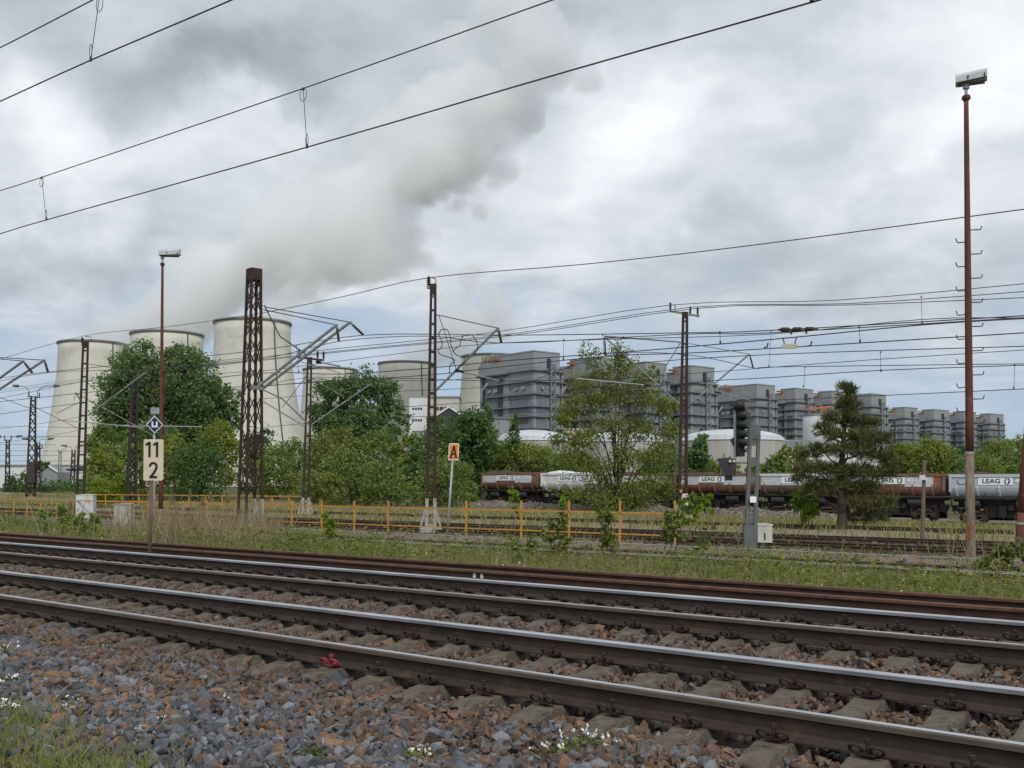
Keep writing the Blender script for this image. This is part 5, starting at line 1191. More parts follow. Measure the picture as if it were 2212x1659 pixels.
    for i, (y0, y1, x1) in enumerate(((993, 995, 170), (1010, 1013, 120), (1024, 1027, 210), (1034, 1036, 130), (1046, 1048, 230), (972, 978, 330))):
        nm = ['through the middle of the far left masts', 'just above the far left lamp arms', 'near the roof of the white works hall', 'short one low at the picture edge', 'lowest above the works hall roof', 'top one reaching the poplars'][i]
        wire('distant cross wire '+nm, [(-30, y0-20-30, 110), (60, y0-50, 110), (x1, y1-52, 110)], 110, .045)
    # insulating sections hanging in the lines
    def section(label, x0, x1, y, n, horns=False):
        n *= 1.083; a, b = Pn(x0, y, n), Pn(x1, y-1.5, n); L = b-a; t = thing('section_insulator', a, label, 'insulator')
        if horns:
            MB().beam(a+L*.15, a+L*.8, .16, .10).build('runner', 'sign_pale', t)
            for u, e in ((.25, -1), (.7, 1)): MB().tube([a+L*u, a+L*(u+.04*e)+np.array([0, 0, .16]), a+L*(u+.10*e)+np.array([0, 0, .33])], .025, 5).build('horn', 'post_wood', t)
            for u in (-.6, 1.45): MB().tube([a+L*u-T*-.12, a+L*u, a+L*(u+.05)+np.array([0, 0, .16])], .03, 5).build('clamp', 'wire', t)
        else:
            for u in (0.0, .34, .68):
                MB().tube([a+L*u, a+L*(u+.05), a+L*(u+.24), a+L*(u+.3)], [.03, .075, .07, .03], 8).build('rod', 'box_brown', t)
            MB().tube([a+L*-.05, a+L*.5+np.array([0, 0, -.06]), a+L*1.05], .035, 6).build('strap', 'post_wood', t); MB().tube([a+L*.30, a+L*.33-np.array([0, 0, .16])], .035, 6).build('weight', 'wire', t); MB().tube([a+L*.72, a+L*.74-np.array([0, 0, .15])], .035, 6).build('weight', 'wire', t)
    section('chunky brown section insulator in the wires, upper one', 1684, 1763, 712, 30); section('pale section insulator with two horns, just below the chunky brown one', 1684, 1730, 749, 33, True)
wires()

# ------------------------------------------------------------------ steam
def steam():
    m = bpy.data.materials.new('steam'); m.use_nodes = True; MATS['steam'] = m
    t = NT(m.node_tree); t.n.clear(); out = t.node('ShaderNodeOutputMaterial'); v = t.node('ShaderNodeVolumeScatter')
    oc = t.node('ShaderNodeTexCoord').outputs['Object']; sp = t.node('ShaderNodeSeparateXYZ'); t.put(sp.inputs[0], oc)
    g = t.node('ShaderNodeNewGeometry').outputs['Position']
    wn = t.noise(g, .014, 2, .55, col=True)
    d = t.vm('LENGTH', (lambda c: c.outputs[0])(comb(t, sp)))
    z = sp.outputs[2]; r = t.m('MULTIPLY_ADD', t.m('MAXIMUM', z, 0.), .66, .34)
    n1 = t.noise(g, .016, 5, .68); n2 = t.noise(g, .006, 1, .5)
    f = t.m('MULTIPLY_ADD', t.m('SUBTRACT', 1.0, t.m('DIVIDE', d, r)), 1.9, -.42)
    def vor(sc):
        q = t.node('ShaderNodeTexVoronoi'); q.feature = 'F1'; q.inputs['Scale'].default_value = sc
        t.put(q.inputs['Vector'], t.vm('ADD', g, t.vm('SCALE', t.vm('SUBTRACT', wn, (.5, .5, .5)), 26.))); return q.outputs['Distance']
    f = t.m('ADD', f, t.m('MULTIPLY_ADD', vor(.020), -1.55, .62)); f = t.m('ADD', f, t.m('MULTIPLY_ADD', vor(.058), -.62, .25))
    f = t.m('ADD', f, t.m('MULTIPLY_ADD', n1, 2.2, -1.12)); f = t.m('ADD', f, t.m('MULTIPLY_ADD', n2, 1.5, -.72))
    end = t.m('MULTIPLY', t.m('SUBTRACT', z, .62), 2.2, clamp=True)
    f = t.m('SUBTRACT', f, t.m('MULTIPLY_ADD', end, .55, .02))
    inside = t.m('LESS_THAN', d, t.m('MULTIPLY', r, 1.22))
    low = t.m('MULTIPLY', z, 18., clamp=True)
    dens = t.m('MULTIPLY', t.m('MULTIPLY', t.m('MULTIPLY', f, 3.2, clamp=True), inside), t.m('MULTIPLY_ADD', low, .55, .45))
    t.put(v.inputs['Density'], t.m('MULTIPLY', dens, .050)); v.inputs['Color'].default_value = (.970, .962, .966, 1); v.inputs['Anisotropy'].default_value = .2
    t.l.new(v.outputs[0], out.inputs['Volume'])
    m.cycles.volume_step_rate = .24
    rng = np.random.default_rng(3)
    def plume(p0, Y0, p1, Y1, r0, r1, label):
        a = P(*p0, Y0*KF); b = P(*p1, Y1*KF); ax = b-a; L = np.linalg.norm(ax)
        k = 20; mm = 26; vs = []; zs = np.linspace(-.02, 1.08, k)
        for i, z_ in enumerate(zs):
            rr = (.34+.66*max(z_, 0))*1.2
            if i in (0, k-1): rr *= .35
            for j in range(mm):
                q = 2*math.pi*j/mm; w = rr*(1+.06*math.sin(3*q+i)+.05*math.sin(5*q-1.7*i)); vs.append((w*math.cos(q), w*math.sin(q), z_))
        fs = [(i*mm+j, i*mm+(j+1) % mm, (i+1)*mm+(j+1) % mm, (i+1)*mm+j) for i in range(k-1) for j in range(mm)]+[tuple(range(mm-1, -1, -1)), tuple((k-1)*mm+j for j in range(mm))]
        o = MB().add(vs, fs).build('steam_plume', 'steam', None); tag(o, label, 'steam', 'steam plumes of the cooling towers', 'stuff')
        o.location = tuple(a); o.rotation_euler = Vector(ax).to_track_quat('Z', 'Y').to_euler(); o.scale = (r1, r1, L)
        return o
    plume((556, 706), 539, (1130, 110), 560, 30, 88, 'broad steam plume rising to the right from the tallest looking cooling tower')
    plume((366, 730), 581, (860, 330), 585, 28, 76, 'grey steam plume drifting right from the cooling tower behind the poplars')
    plume((206, 748), 620, (600, 560), 600, 24, 56, 'thin white steam drifting right off the leftmost cooling tower')
    plume((876, 792), 724, (1075, 655), 730, 26, 62, 'white steam plume from the cooling tower behind the white tower block')
def comb(t, sp):
    c = t.node('ShaderNodeCombineXYZ'); t.put(c.inputs[0], sp.outputs[0]); t.put(c.inputs[1], sp.outputs[1]); return c
steam()

# ------------------------------------------------------------------ trees and bushes
def trees():
    plant('poplar_tree', 'big dark poplar clump, left part, towering in front of two cooling towers', 'tree', [(300, 790, 45, 48), (270, 830, 55, 55), (240, 880, 45, 45), (300, 890, 75, 60), (340, 840, 60, 60), (355, 790, 40, 40), (250, 930, 40, 35), (330, 950, 80, 50)], 96, 310, 23000, .34, 'leaf_poplar', 1, .45, shell=.25, clump=.13, per=36)
    plant('poplar_tree', 'right half of the big dark poplar clump, behind the rusty lamp pole', 'tree', [(400, 785, 45, 42), (430, 830, 55, 55), (460, 880, 50, 45), (485, 860, 28, 40), (400, 880, 70, 60), (440, 940, 65, 50), (495, 905, 25, 35), (380, 960, 60, 40)], 98, 400, 23000, .34, 'leaf_poplar', 2, .45, shell=.25, clump=.13, per=36)
    plant('poplar_tree', 'round-topped dark poplar with sky showing through its middle', 'tree', [(725, 850, 40, 40), (780, 838, 48, 38), (825, 850, 40, 38), (700, 900, 42, 38), (765, 905, 60, 32), (845, 895, 36, 36), (740, 940, 60, 30), (820, 940, 50, 30), (870, 925, 20, 25)], 104, 770, 17000, .34, 'leaf_mid', 3, .4, shell=.35, clump=.13, per=32)
    plant('slender_poplar', 'slender upright dark tree beside the ladder mast by the A sign, right of it', 'tree', [(1055, 900, 12, 26), (1052, 940, 24, 34), (1045, 985, 34, 40), (1058, 1020, 34, 34)], 104, 1053, 5200, .36, 'leaf_mid', 4, .25)
    plant('slender_poplar', 'slender pointed dark tree in front of the left domed tank', 'tree', [(1112, 915, 9, 20), (1110, 950, 16, 30), (1108, 985, 24, 34), (1112, 1030, 30, 40)], 104, 1110, 3800, .34, 'leaf_mid', 5, .22)
    plant('round_tree', 'dense round dark green tree top between the two slender trees and the ladder mast', 'tree', [(1022, 922, 38, 32), (1000, 950, 36, 34), (1035, 965, 36, 34), (1012, 1010, 40, 40)], 100, 1012, 6500, .4, 'leaf_dark', 6, .3)
    plant('slender_poplar', 'small pointed dark tree right of the tall crossarm mast', 'tree', [(1516, 950, 10, 20), (1510, 985, 22, 30), (1498, 1015, 28, 26)], 92, 1510, 3000, .36, 'leaf_mid', 7, .2)
    plant('slender_poplar', 'feathery grey-green tree in front of the domed tank, right of the signal post', 'tree', [(1690, 985, 9, 18), (1684, 1005, 20, 24), (1672, 1022, 30, 20)], 88, 1686, 2600, .36, 'leaf_shrub', 8, .15)
    B = [('leaf_yellow', 222, 1020, 42, 60, 84, 'bright green shrub at the left end of the shrub belt'), ('leaf_shrub', 222, 955, 34, 44, 92, 'yellow-green small tree over the left end of the shrub belt'), ('leaf_bright', 240, 1048, 46, 30, 78, 'low fresh green bush right of the white cabinet'),
         ('leaf_shrub', 275, 1000, 48, 60, 88, 'green shrub behind the dark crossarm lattice mast'), ('leaf_yellow', 375, 985, 55, 58, 86, 'yellow-green shrub just right of the 11 over 2 board'), ('leaf_dark', 430, 1010, 62, 62, 82, 'dark gap-filled bush left of the big lattice mast'),
         ('leaf_yellow', 470, 955, 52, 55, 88, 'light green tall bush left of the big lattice mast'), ('leaf_dark', 560, 975, 40, 62, 92, 'dark bush just right of the big lattice mast'), ('leaf_shrub', 600, 1005, 46, 55, 86, 'mid green bush between big lattice mast and slim mast'),
         ('leaf_shrub', 640, 990, 40, 52, 90, 'bush behind the slim crossarm mast, left side'), ('leaf_olive', 700, 985, 50, 62, 84, 'olive bush right of the slim crossarm mast'), ('leaf_olive', 690, 1042, 60, 34, 76, 'low spreading olive bush at the foot of the slim mast'),
         ('leaf_olive', 748, 965, 48, 52, 88, 'yellowish bush top below the round-topped poplar'), ('leaf_shrub', 760, 1015, 60, 52, 80, 'broad green bush in the middle of the shrub belt'), ('leaf_shrub', 820, 975, 52, 56, 86, 'green bush below the right side of the round-topped poplar'),
         ('leaf_shrub', 845, 1030, 62, 44, 78, 'low broad bush left of the ladder mast by the A sign'), ('leaf_yellow', 880, 975, 38, 50, 86, 'light green bush below the white tower block'), ('leaf_mid', 915, 990, 36, 70, 84, 'dark green bush hugging the ladder mast by the A sign'),
         ('leaf_mid', 955, 945, 40, 60, 92, 'tall green tree just right of the A sign mast'), ('leaf_shrub', 960, 1020, 52, 54, 80, 'green bush behind the orange A sign'), ('leaf_shrub', 1002, 1040, 34, 44, 86, 'bush just left of the first wagon'),
         ('leaf_olive', 1085, 990, 38, 40, 104, 'olive bush top above the first wagon'), ('leaf_yellow', 1145, 985, 46, 36, 104, 'pale green bush below the left domed tank'), ('leaf_shrub', 1190, 995, 44, 40, 104, 'green bush above the second wagon'), ('leaf_shrub', 1090, 1030, 60, 34, 104, 'low bush line directly behind the first wagon'),
         ('leaf_shrub', 1235, 1000, 44, 40, 98, 'bush behind the left of the wide olive bush tree'), ('leaf_mid', 1420, 995, 48, 44, 98, 'dark bush behind the right of the wide olive bush tree'), ('leaf_yellow', 1560, 1008, 34, 26, 94, 'yellow-green bush under the signal head'), ('leaf_shrub', 1520, 1018, 40, 26, 94, 'low bush behind the speed indicator box'),
         ('leaf_shrub', 1650, 1018, 40, 24, 94, 'low bush right of the signal post'), ('leaf_olive', 1720, 1000, 42, 40, 90, 'olive bush left of the pine'), ('leaf_yellow', 1960, 988, 44, 38, 120, 'bright green tree just right of the pine'), ('leaf_yellow', 2010, 985, 40, 44, 116, 'bright green tree behind the thin weathered post'),
         ('leaf_shrub', 2055, 1002, 44, 36, 118, 'green tree left of the rusty lamp pole'), ('leaf_mid', 2075, 985, 24, 30, 128, 'dark tree just left of the rusty lamp pole'), ('leaf_shrub', 2150, 990, 52, 46, 116, 'broad green tree right of the rusty lamp pole'), ('leaf_yellow', 2195, 978, 36, 44, 118, 'green tree at the right edge of the photo'), ('leaf_shrub', 2120, 1010, 60, 30, 110, 'low green bush behind the clean grey wagon'),
         ('leaf_dark', 30, 1050, 22, 24, 130, 'small dark bush at the foot of the far left masts'), ('leaf_dark', 52, 1042, 26, 26, 125, 'dark round bush in front of the white works hall'), ('leaf_mid', 120, 1052, 40, 18, 120, 'low bush row in front of the white annex'), ('leaf_mid', 160, 1050, 26, 18, 118, 'low bush behind the leftmost ladder mast'), ('leaf_mid', 90, 1005, 16, 10, 330, 'distant tree over the roof of the works hall'), ('leaf_dark', 196, 1052, 26, 20, 112, 'low dark bush left of the bright green shrub')]
    for i, (m, x, y, rx, ry, Y, lab) in enumerate(B):
        rng = np.random.default_rng(100+i); spec = [(x, y, rx*.75, ry*.7)]
        for k in range(6):
            a = rng.uniform(-.4, 3.6); spec.append((x+rx*.62*math.cos(a), y-ry*.55*math.sin(a), rx*rng.uniform(.3, .5), ry*rng.uniform(.28, .45)))
        spec.append((x-rx*.4, y+ry*.5, rx*.6, ry*.5)); spec.append((x+rx*.4, y+ry*.5, rx*.6, ry*.5))
        Yq = Y*1.3; yb = HY+(HC-float(gz((x-CX)/F*Yq, Yq)))/Yq*F
        if Y < 300:
            for e in (-.7, -.1, .55): spec.append((x+rx*e, min(yb-8, y+ry*1.1), rx*.5, max(10, (yb-y)*.32)))
        area = rx*max(ry, (yb-y)*.7)*(Y/1671)**2*3.14; size = .25 if Y < 105 else .30
        if Y > 300: size = 1.2
        n = int(min(15000, max(900, area/(size*size*.55)*6.0)))
        plant('bush', lab, 'bush', spec, Y, x, n, size, m, 200+i, .07, shell=.35, clump=.17)
    # the wide open-crowned bush tree in front of the train
    rng = np.random.default_rng(9); b = G(1335, 1106); Y = b[1]; m = Y/F
    t = thing('wide_bush_tree', b, 'wide many-stemmed olive green tree with open crown in front of the wagons', 'tree')
    tips = [(1262, 765, 16, 22), (1285, 780, 16, 22), (1335, 762, 22, 24), (1350, 790, 26, 26), (1300, 810, 30, 26), (1250, 830, 26, 24), (1240, 880, 34, 28), (1215, 905, 24, 20), (1210, 950, 26, 20), (1290, 860, 34, 28), (1345, 845, 34, 28), (1390, 820, 22, 20), (1412, 800, 10, 18), (1400, 865, 34, 26), (1440, 880, 26, 22), (1455, 930, 28, 26), (1430, 985, 38, 30), (1380, 925, 36, 28), (1320, 920, 38, 28), (1265, 945, 36, 28), (1235, 990, 36, 26), (1285, 1010, 36, 24), (1350, 985, 34, 26), (1405, 1040, 36, 24), (1290, 1060, 34, 22), (1350, 1060, 38, 28), (1240, 1065, 26, 18), (1440, 1065, 26, 20), (1390, 1085, 30, 18), (1310, 1092, 30, 14)]
    L = lobes_px(tips, Y, 1.0); mb = MB()
    for i, l in enumerate(L):
        e = np.array(l[:3])+np.array([0, 0, .3*l[5]]); p0 = b+np.array([(rng.random()-.5)*1.2, (rng.random()-.5)*1.0, -.1]); d = e-p0
        mid = p0+d*.5+np.array([-d[0]*.18, 0, d[2]*.08]); r = .10 if d[2] > 6 else .06
        pts = smooth_path([p0, mid, e], 4); mb.tube(pts, [r*(1-.85*k/(len(pts)-1)) for k in range(len(pts))], 5)
        for k in range(4):
            q = p0+d*(.45+.12*k)+np.array([-d[0]*.09, 0, 0]); mb.tube([q, q+np.array([rng.normal(0, .5), rng.normal(0, .5), .8])], [.025, .006], 4)
    mb.build('trunk', 'bark', t, True); quad_obj('crown', lobe_leaves(rng, L, 17000, .31, .24, 10, .25, .6, .42), 'leaf_olive', t)
    quad_obj('low_leaves', lobe_leaves(rng, lobes_px([(1225, 1065, 40, 14), (1300, 1080, 46, 16), (1380, 1070, 44, 18), (1440, 1050, 30, 16), (1335, 1100, 60, 10)], Y-1.5), 1500, .30, .2, 10, .3, .5, .42), 'weed_leaf', t)
    # the pine
    rng = np.random.default_rng(12); b = G(1818, 1143); Y = b[1]; m = Y/F
    t = thing('pine_tree', b, 'dark irregular pine with bare lower trunk in front of the wagons', 'pine')
    sp = [(1826, 848, 20, 24), (1830, 878, 26, 22), (1815, 905, 40, 18), (1850, 912, 40, 20), (1880, 915, 20, 14), (1775, 925, 16, 10), (1800, 940, 36, 18), (1860, 945, 44, 20), (1900, 950, 24, 16), (1770, 972, 34, 14), (1745, 985, 26, 12), (1830, 975, 50, 20), (1890, 985, 46, 20), (1925, 1000, 22, 14), (1745, 1010, 40, 14), (1790, 1015, 50, 18), (1850, 1020, 60, 22), (1910, 1025, 34, 18), (1735, 1035, 28, 10), (1790, 1050, 46, 16), (1870, 1055, 50, 18), (1845, 1085, 30, 14), (1890, 1095, 44, 18), (1915, 1085, 22, 12), (1862, 1120, 34, 12), (1890, 1125, 28, 10), (1760, 1062, 26, 10)]
    sp = [(x, y, rx*.86, ry*.50) for x, y, rx, ry in sp]
    L = lobes_px(sp, Y, 1.0); mb = MB()
    tr = [b-np.array([0, 0, .1]), P(1820, 1110, Y), P(1817, 1060, Y), P(1820, 980, Y), P(1826, 900, Y), P(1830, 836, Y)]; mb.tube(smooth_path(tr, 3), list(np.linspace(.28, .03, 16)), 9)
    for l in L:
        e = np.array(l[:3]); zq = min(max(e[2]-.5-.25*abs(e[0]-b[0]), b[2]+.7), 7); f_ = (zq-b[2])/(tr[-1][2]-b[2]); p = b+(tr[-1]-b)*f_
        mb.tube(smooth_path([p, (p+e)/2+np.array([0, 0, -.12]), e+np.array([0, 0, .2])], 3), list(np.linspace(.06, .01, 7)), 5)
    mb.build('trunk', 'bark', t, True)
    # needle tufts: thin blades fanning upward from many tips
    La = np.array(L); pr = (La[:, 3]*La[:, 5]); pr /= pr.sum(); kk = 1350; idx = rng.choice(len(L), kk, p=pr); d = rdir(rng, kk)
    c = La[idx, :3]+d*La[idx, 3:6]*(.35+.75*rng.random(kk)**.7)[:, None]; per = 13; c = np.repeat(c, per, 0)
    a = rdir(rng, kk*per)*.8+np.array([0, 0, .55])+np.repeat(d, per, 0)*.5; a /= np.linalg.norm(a, axis=1)[:, None]; bb = np.cross(a, rdir(rng, kk*per)); bb /= np.linalg.norm(bb, axis=1)[:, None]
    s = (.15+.12*rng.random(kk*per))[:, None]; quad_obj('crown', quads(c+a*s*.8+rng.normal(size=c.shape)*.03, a*s, bb*.018), 'needle', t)
trees()

def sapling(name, label, stems, Y, n, size, matname, seed, r=.018, lean=.1):
    Y *= 1.19; n = int(n*.62); size *= .95
    rng = np.random.default_rng(seed); b = on((stems[0][0]-CX)/F*Y, Y); t = thing(name, b, label, 'sapling' if name == 'sapling' else 'plant'); mb = MB(); C = []; A = []
    for (xb, xt, yt, w) in stems:
        p = on((xb-CX)/F*Y, Y); q = P(xt, yt, Y); pts = smooth_path([p-np.array([0, 0, .05]), (p+q)/2+np.array([rng.normal(0, .06), rng.normal(0, .06), 0]), q], 4); mb.tube(pts, list(np.linspace(r, r*.25, len(pts))), 5)
        H = q[2]-p[2]; k = max(5, int(n/len(stems)/12))
        for i in range(k):
            h = .25+.75*rng.random()**.8; c = p+(q-p)*h; an = rng.uniform(0, 2*math.pi); ln = w/F*Y*(1.15-.55*h)*rng.uniform(.5, 1.); e = c+np.array([math.cos(an)*ln, math.sin(an)*ln, ln*rng.uniform(-.15, .5)])
            mb.tube([c, e], [r*.3, r*.12], 4)
            for j in range(12): 
                u = .3+.7*j/11; C.append(c+(e-c)*u+rng.normal(size=3)*size*.25); v = unit(e-c)*.5+rng.normal(size=3)*.6+np.array([0, 0, -.25]); A.append(unit(v))
    mb.build('stem', 'bark', t); C = np.array(C); A = np.array(A); B_ = np.cross(A, rdir(rng, len(A))); B_ /= np.linalg.norm(B_, axis=1)[:, None]
    s = size*(.6+.7*rng.random(len(C)))[:, None]; quad_obj('leaves', quads(C, A*s*.6, B_*s*.26), matname, t); return t
def saplings():
    sapling('sapling', 'bright fresh green sapling between the signal cabinet and the pine', [(1738, 1742, 1042, 24), (1745, 1758, 1075, 26), (1735, 1722, 1068, 24)], 42, 900, .26, 'leaf_bright', 31, .03)
    sapling('sapling', 'bright sapling in front of the wheels of the leftmost wagon', [(1120, 1106, 1056, 14), (1118, 1112, 1062, 14)], 52, 330, .26, 'leaf_bright', 32)
    sapling('sapling', 'bright twig sapling in front of the second wagon', [(1218, 1216, 1075, 14)], 50, 170, .26, 'leaf_bright', 33)
    sapling('sapling', 'lone leafy sapling in front of the railing left of the A sign mast', [(722, 706, 1106, 15), (716, 712, 1128, 15)], 29, 360, .2, 'leaf_bright', 34)
    sapling('sapling', 'thin dark-stemmed sapling rising before the yellow railing under the bush tree', [(1308, 1300, 1110, 22), (1318, 1312, 1100, 20), (1330, 1318, 1150, 18)], 24.5, 620, .17, 'weed_leaf', 35)
    sapling('sapling', 'loose sapling before the railing, left of the dark-stemmed one', [(1240, 1195, 1128, 20), (1225, 1210, 1110, 18), (1215, 1180, 1145, 20)], 24.5, 560, .17, 'weed_leaf', 36)
    sapling('sapling', 'tall loose sapling at the right end of the yellow railing', [(1440, 1470, 1075, 22), (1450, 1500, 1065, 20), (1430, 1445, 1110, 22)], 25, 700, .18, 'weed_leaf', 37)
    sapling('sapling', 'spindly sapling between railing end and signal post', [(1490, 1520, 1140, 16), (1500, 1548, 1128, 14)], 24, 260, .15, 'weed_leaf', 38)
    sapling('sapling', 'low leafy shoot left of the railing saplings', [(1130, 1112, 1168, 20), (1140, 1150, 1155, 18)], 23.5, 320, .17, 'weed_leaf', 39)
    sapling('sapling', 'sprawling green shoots at the foot of the tall crossarm mast', [(1470, 1478, 1080, 20), (1490, 1512, 1072, 22)], 40, 420, .24, 'leaf_bright', 40)
    sapling('sapling', 'small bright shoot in front of the fourth wagon', [(1535, 1530, 1066, 14), (1528, 1520, 1075, 14)], 46, 240, .26, 'leaf_bright', 41)
    sapling('sapling', 'dark green shrub shoots behind the verge left of the white cabinet', [(110, 95, 1098, 24), (130, 140, 1095, 24), (150, 150, 1110, 24)], 27, 900, .17, 'leaf_shrub', 42)
    sapling('sapling', 'leafy shrub in front of the white rust-marked cabinet', [(185, 178, 1108, 24), (200, 205, 1112, 22), (172, 160, 1115, 22)], 26.5, 800, .17, 'leaf_shrub', 43)
    sapling('sapling', 'bushy green weeds at the foot of the rusty lamp pole near the right edge', [(2150, 2160, 1180, 26), (2180, 2170, 1190, 26), (2205, 2215, 1170, 28), (2120, 2128, 1210, 24)], 21, 1300, .15, 'weed_leaf', 44)
saplings()

# ------------------------------------------------------------------ grass, reeds, weeds
def blades(rng, P3, h, w, lean=.35):
    n = len(P3); an = rng.uniform(0, 2*np.pi, n); wd = np.stack([np.cos(an), np.sin(an), 0*an], 1)*w[:, None]
    tip = P3+np.stack([rng.normal(0, lean, n)*h, rng.normal(0, lean, n)*h, h], 1); mid = P3*.5+tip*.5-np.stack([0*h, 0*h, -.08*h], 1)
    v = np.stack([P3-wd, P3+wd, mid+wd*.75, mid-wd*.75, tip+wd*.1, tip-wd*.1], 1).reshape(-1, 3)
    f = (np.array([0, 1, 2, 3, 3, 2, 4, 5])[None]+(np.arange(n)*6)[:, None]).ravel(); return v, f, np.full(2*n, 4)
def scatter(rng, m, s0, s1, n0, n1):
    s = rng.uniform(s0, s1, m); n = rng.uniform(n0, n1, m); X = T[0]*s+N[0]*n; Y = T[1]*s+N[1]*n; p = np.stack([X, Y, gz(X, Y)], 1)
    k = in_view(p, .08); return p[k], s[k], n[k]
def grasses():
    def gobj(name, lab, p, h, w, m, rng, lean=.35, cat='grass'):
        v, f, c = blades(rng, p, h, w, lean); o = rawmesh(name, v, f, c, m); tag(o, lab, cat, kind='stuff')
    rng = np.random.default_rng(61)
    p, s, n = scatter(rng, 60000, 1, 56, 13.2, 24.2); k = rng.random(len(p)) < np.clip(.22+1.1*lump(s*.5, n*.6), .02, 1); p = p[k]
    gobj('grass', 'fresh green grass on the verge behind the rusty rails', p, (.12+.26*rng.random(len(p)))*(1+.9*np.clip(lump(p[:, 0]*.9, p[:, 1]*1.1), -.6, 1)), .006+.006*rng.random(len(p)), 'grass_green', rng)
    p, s, n = scatter(rng, 34000, 1, 56, 13.3, 24.5)
    gobj('grass', 'tan dry grass stalks among the verge', p, .2+.35*rng.random(len(p)), .004+.004*rng.random(len(p)), 'grass_dry', rng, .3)
    p, s, n = scatter(rng, 30000, 3, 88, 24.2, 40); k = rng.random(len(p)) < np.clip(.06+.7*lump(s*.35, n*.7), .02, 1); p = p[k]
    gobj('grass', 'patchy green grass between the yard rails', p, .15+.25*rng.random(len(p)), .012+.01*rng.random(len(p)), 'grass_green', rng)
    p, s, n = scatter(rng, 70000, 5, 150, 40, 79); k = rng.random(len(p)) < np.clip(.25+.7*lump(s*.2, n*.4), .05, 1); p = p[k]
    gobj('grass', 'dry tan grass field in front of the train', p, .15+.3*rng.random(len(p)), .018+.018*rng.random(len(p)), 'grass_dry', rng)
    p, s, n = scatter(rng, 7000, 5, 150, 41, 79)
    gobj('grass', 'sparse green tufts in the dry field', p, .15+.35*rng.random(len(p)), .02+.02*rng.random(len(p)), 'grass_green', rng)
    # dry reeds around the concrete cabinet, the sign post and the lattice mast
    q = []
    for (x0, x1, Y0, Y1, m) in ((320, 520, 21, 31, 3600), (400, 620, 23, 34, 2600), (240, 340, 24, 31, 900), (1555, 1600, 19, 23, 18), (2040, 2200, 18, 24, 40), (20, 250, 22, 30, 130)):
        X = rng.uniform(x0, x1, m); Y = rng.uniform(Y0, Y1, m)*1.17; Xw = (X-CX)/F*Y; q.append(np.stack([Xw, Y, gz(Xw, Y)], 1))
    p = np.concatenate(q); p = p[rng.random(len(p)) < np.clip(.55+1.1*lump(p[:, 0]*1.6, p[:, 1]*.9), .06, 1)]; gobj('dry_reeds', 'pale dry reed stalks around the 11 over 2 board and the big lattice mast', p, .3+1.35*rng.random(len(p))**1.5, .009+.010*rng.random(len(p)), 'reed_dry', rng, .30, 'reeds')
    # plumed reeds as plants of their own
    for i, (x, yt, Y, lab) in enumerate(((455, 1062, 27, 'tall plumed dry reed left of the big lattice mast'), (438, 1075, 26, 'shorter plumed reed beside the tall one left of the lattice mast'), (372, 1068, 25, 'plumed reed just right of the 11 over 2 post'), (490, 1070, 28, 'plumed reed nearest the big lattice mast'), (410, 1058, 29, 'bushy-headed reed right of the rusty lamp pole'), (2085, 1110, 20.5, 'dry plumed reed leaning on the rusty lamp pole at the right'), (2199, 1160, 20, 'short plumed reed at the right edge'), (1592, 1148, 20.5, 'single tan reed just left of the signal post'), (152, 1085, 25.5, 'plumed reed beside the white rust-marked cabinet'))):
        Y *= 1.17; b = on((x+6-CX)/F*Y, Y); q = P(x, yt, Y); t = thing('plumed_reed', b, lab, 'reed'); MB().tube(smooth_path([b, b*.4+q*.6+np.array([.03, 0, 0]), q], 3), list(np.linspace(.011, .005, 7)), 5).build('stalk', 'twig', t)
        k = 260; u = rng.random(k); c = q+(b-q)*.14*u[:, None]+rng.normal(size=(k, 3))*np.array([.035, .035, .02])*(.3+u)[:, None]; a = rdir(rng, k)*.4+np.array([0, 0, .8]); quad_obj('plume', quads(c, a*.045, rdir(rng, k)*.008), 'reed_dry', t)
    # leafy weeds on the verge
    p, s, n = scatter(rng, 8500, 1, 54, 13.4, 24.3); k = rng.random(len(p)) < np.clip(.35+1.5*lump(s*.45+2, n*.6+1), .03, 1); p = p[k]; per = 26
    c = np.repeat(p, per, 0)+np.stack([rng.normal(0, .14, len(p)*per), rng.normal(0, .14, len(p)*per), (.03+.55*rng.random(len(p)*per)**1.4)*np.repeat(.5+rng.random(len(p)), per)], 1); a = rdir(rng, len(c)); a[:, 2] *= .5; b_ = np.cross(a, rdir(rng, len(c))); s_ = (.03+.04*rng.random(len(c)))[:, None]
    o = quad_obj('leafy_weeds', quads(c, a*s_, b_*s_*.6), 'weed_leaf'); tag(o, 'low leafy green weeds covering the verge behind the rusty rails', 'weeds', kind='stuff')
    k = 220; p, s, n = scatter(rng, k*3, 1, 44, 13.6, 24); p = p+np.array([0, 0, .3]); c = np.repeat(p[:k], 3, 0)+rng.normal(size=(min(k, len(p))*3, 3))*.05; o = quad_obj('small_blossoms', quads(c, rdir(rng, len(c))*.016, rdir(rng, len(c))*.016), 'petal'); tag(o, 'scattered tiny white blossoms in the green verge', 'blossoms', kind='stuff')
    # near corner: grass, dry litter
    p, s, n = scatter(rng, 90000, 2, 12, 1.2, 3.9); k = (n < 3.22+.25*lump(s*1.9, s*1.1)-.8*np.clip(5-s, 0, 4)+.35*(rng.random(len(n))**3)); p = p[k]
    kk = rng.random(len(p)) < .38; gobj('grass', 'short green and yellow grass in the bottom left corner', p[kk], .03+.12*rng.random(kk.sum()), .003+.002*rng.random(kk.sum()), 'grass_green', rng, .5)
    kk = ~kk; gobj('grass', 'dead straw mixed in the grass of the bottom left corner', p[kk], .02+.06*rng.random(kk.sum()), .0025+.002*rng.random(kk.sum()), 'grass_dry', rng, 1.0)
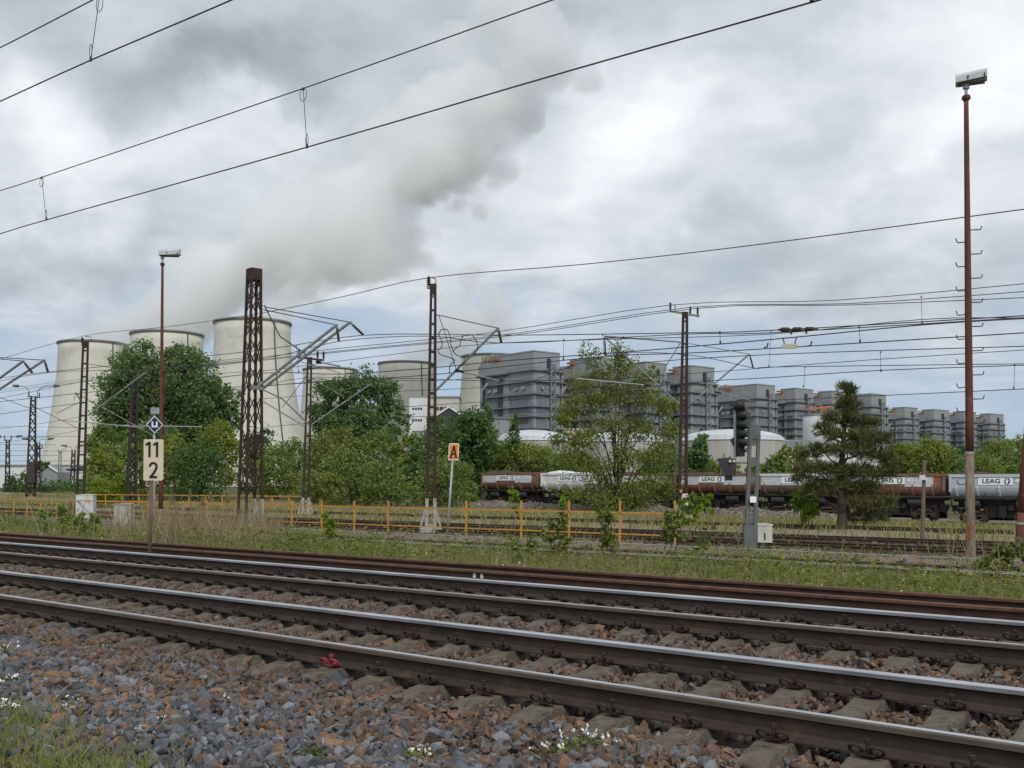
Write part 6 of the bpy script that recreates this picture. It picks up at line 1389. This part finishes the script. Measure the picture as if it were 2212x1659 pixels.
    # small flowering weeds in the stones
    spots = [(30, 1482, .9, 'white-flowered weed at the left edge among the stones'), (10, 1550, 1.1, 'large white-flowered weed in the grassy bottom left corner'), (95, 1395, .6, 'green leafy weed just below the near rail, far left'), (12, 1420, .6, 'small flowering weed at the left edge below the near rail'), (130, 1545, .6, 'low flowering weed in grey stones, bottom left'), (155, 1520, .5, 'tiny white blossoms above the low flowering weed'), (345, 1575, .7, 'flowering weed in the middle of the grey stones, left half'), (300, 1590, .5, 'small weed left of the flowering one in the grey stones'), (490, 1525, .5, 'low green weed without flowers in the grey stones'), (1262, 1625, 1.3, 'largest white-flowered weed, bottom centre right'), (1200, 1640, .9, 'white-flowered weed left of the largest one'), (1325, 1625, .7, 'white-flowered weed right of the largest one'), (1300, 1608, .5, 'small white blossom behind the largest white-flowered weed'), (905, 1648, .9, 'green weed with few flowers at the bottom edge centre'), (190, 1525, .45, 'small leafy weed in the stones, left'), (1345, 1318, .5, 'tiny weed between the rusty and the shiny rail, right of centre'), (1610, 1328, .6, 'weed tuft between shiny and rusty rails, right'), (1700, 1330, .7, 'flowering weed between shiny and rusty rails, far right'), (680, 1642, .8, 'dry-leaved weed at the bottom edge, left of centre')]
    for i, (x, y, sc, lab) in enumerate(spots):
        g = G(x, y); t = thing('small_weed', g, lab, 'weed'); r2 = np.random.default_rng(300+i); k = int(60*sc); sc *= .5 if g[1] < 9 else 1.0
        c = g+np.stack([r2.normal(0, .10*sc, k), r2.normal(0, .10*sc, k), .01+.12*sc*r2.random(k)], 1); a = rdir(r2, k); a[:, 2] *= .5; quad_obj('leaves', quads(c, a*.024*(.5+sc), np.cross(a, rdir(r2, k))*.014*(.5+sc)), 'weed_leaf', t)
        mb = MB()
        for j in range(5): e = g+np.array([r2.normal(0, .09*sc), r2.normal(0, .09*sc), .17*sc]); mb.tube([g, (g+e)/2+np.array([0, 0, .03]), e], .003, 4)
        mb.build('stem', 'bark', t)
        if 'flower' in lab or 'blossom' in lab:
            k = int(11*sc*(2 if g[1] < 9 else 1)); c = g+np.stack([r2.normal(0, .10*sc, k), r2.normal(0, .10*sc, k), .12*sc+.08*sc*r2.random(k)], 1); c = np.repeat(c, 4, 0)+r2.normal(size=(4*k, 3))*.007; quad_obj('blossoms', quads(c, rdir(r2, 4*k)*.010, rdir(r2, 4*k)*.010), 'petal', t)
    # dry stalks lying on stones
    for i, (x0, y0, x1, y1, lab) in enumerate(((1484, 1614, 1516, 1574, 'pale dry stalk leaning on the near sleeper end, right'), (978, 1422, 985, 1440, 'short dry twig in the stones, centre'), (1528, 1290, 1540, 1312, 'dry stalk on the stones between the tracks, right'), (640, 1318, 700, 1306, 'bent pale twig between the two shiny tracks'), (700, 1598, 745, 1592, 'short straw on the grey stones, left of centre'), (115, 1532, 160, 1492, 'thin brown twig on the grey stones at the left'))):
        a, b = G(x0, y0), G(x1, y1); a = a+np.array([0, 0, .05]); b = b+np.array([0, 0, .07]); o = MB().tube([a, (a+b)/2+np.array([.01, 0, .02]), b], [.005, .006, .004], 5).build('dry_stalk', 'twig'); tag(o, lab, 'stalk')
grasses()
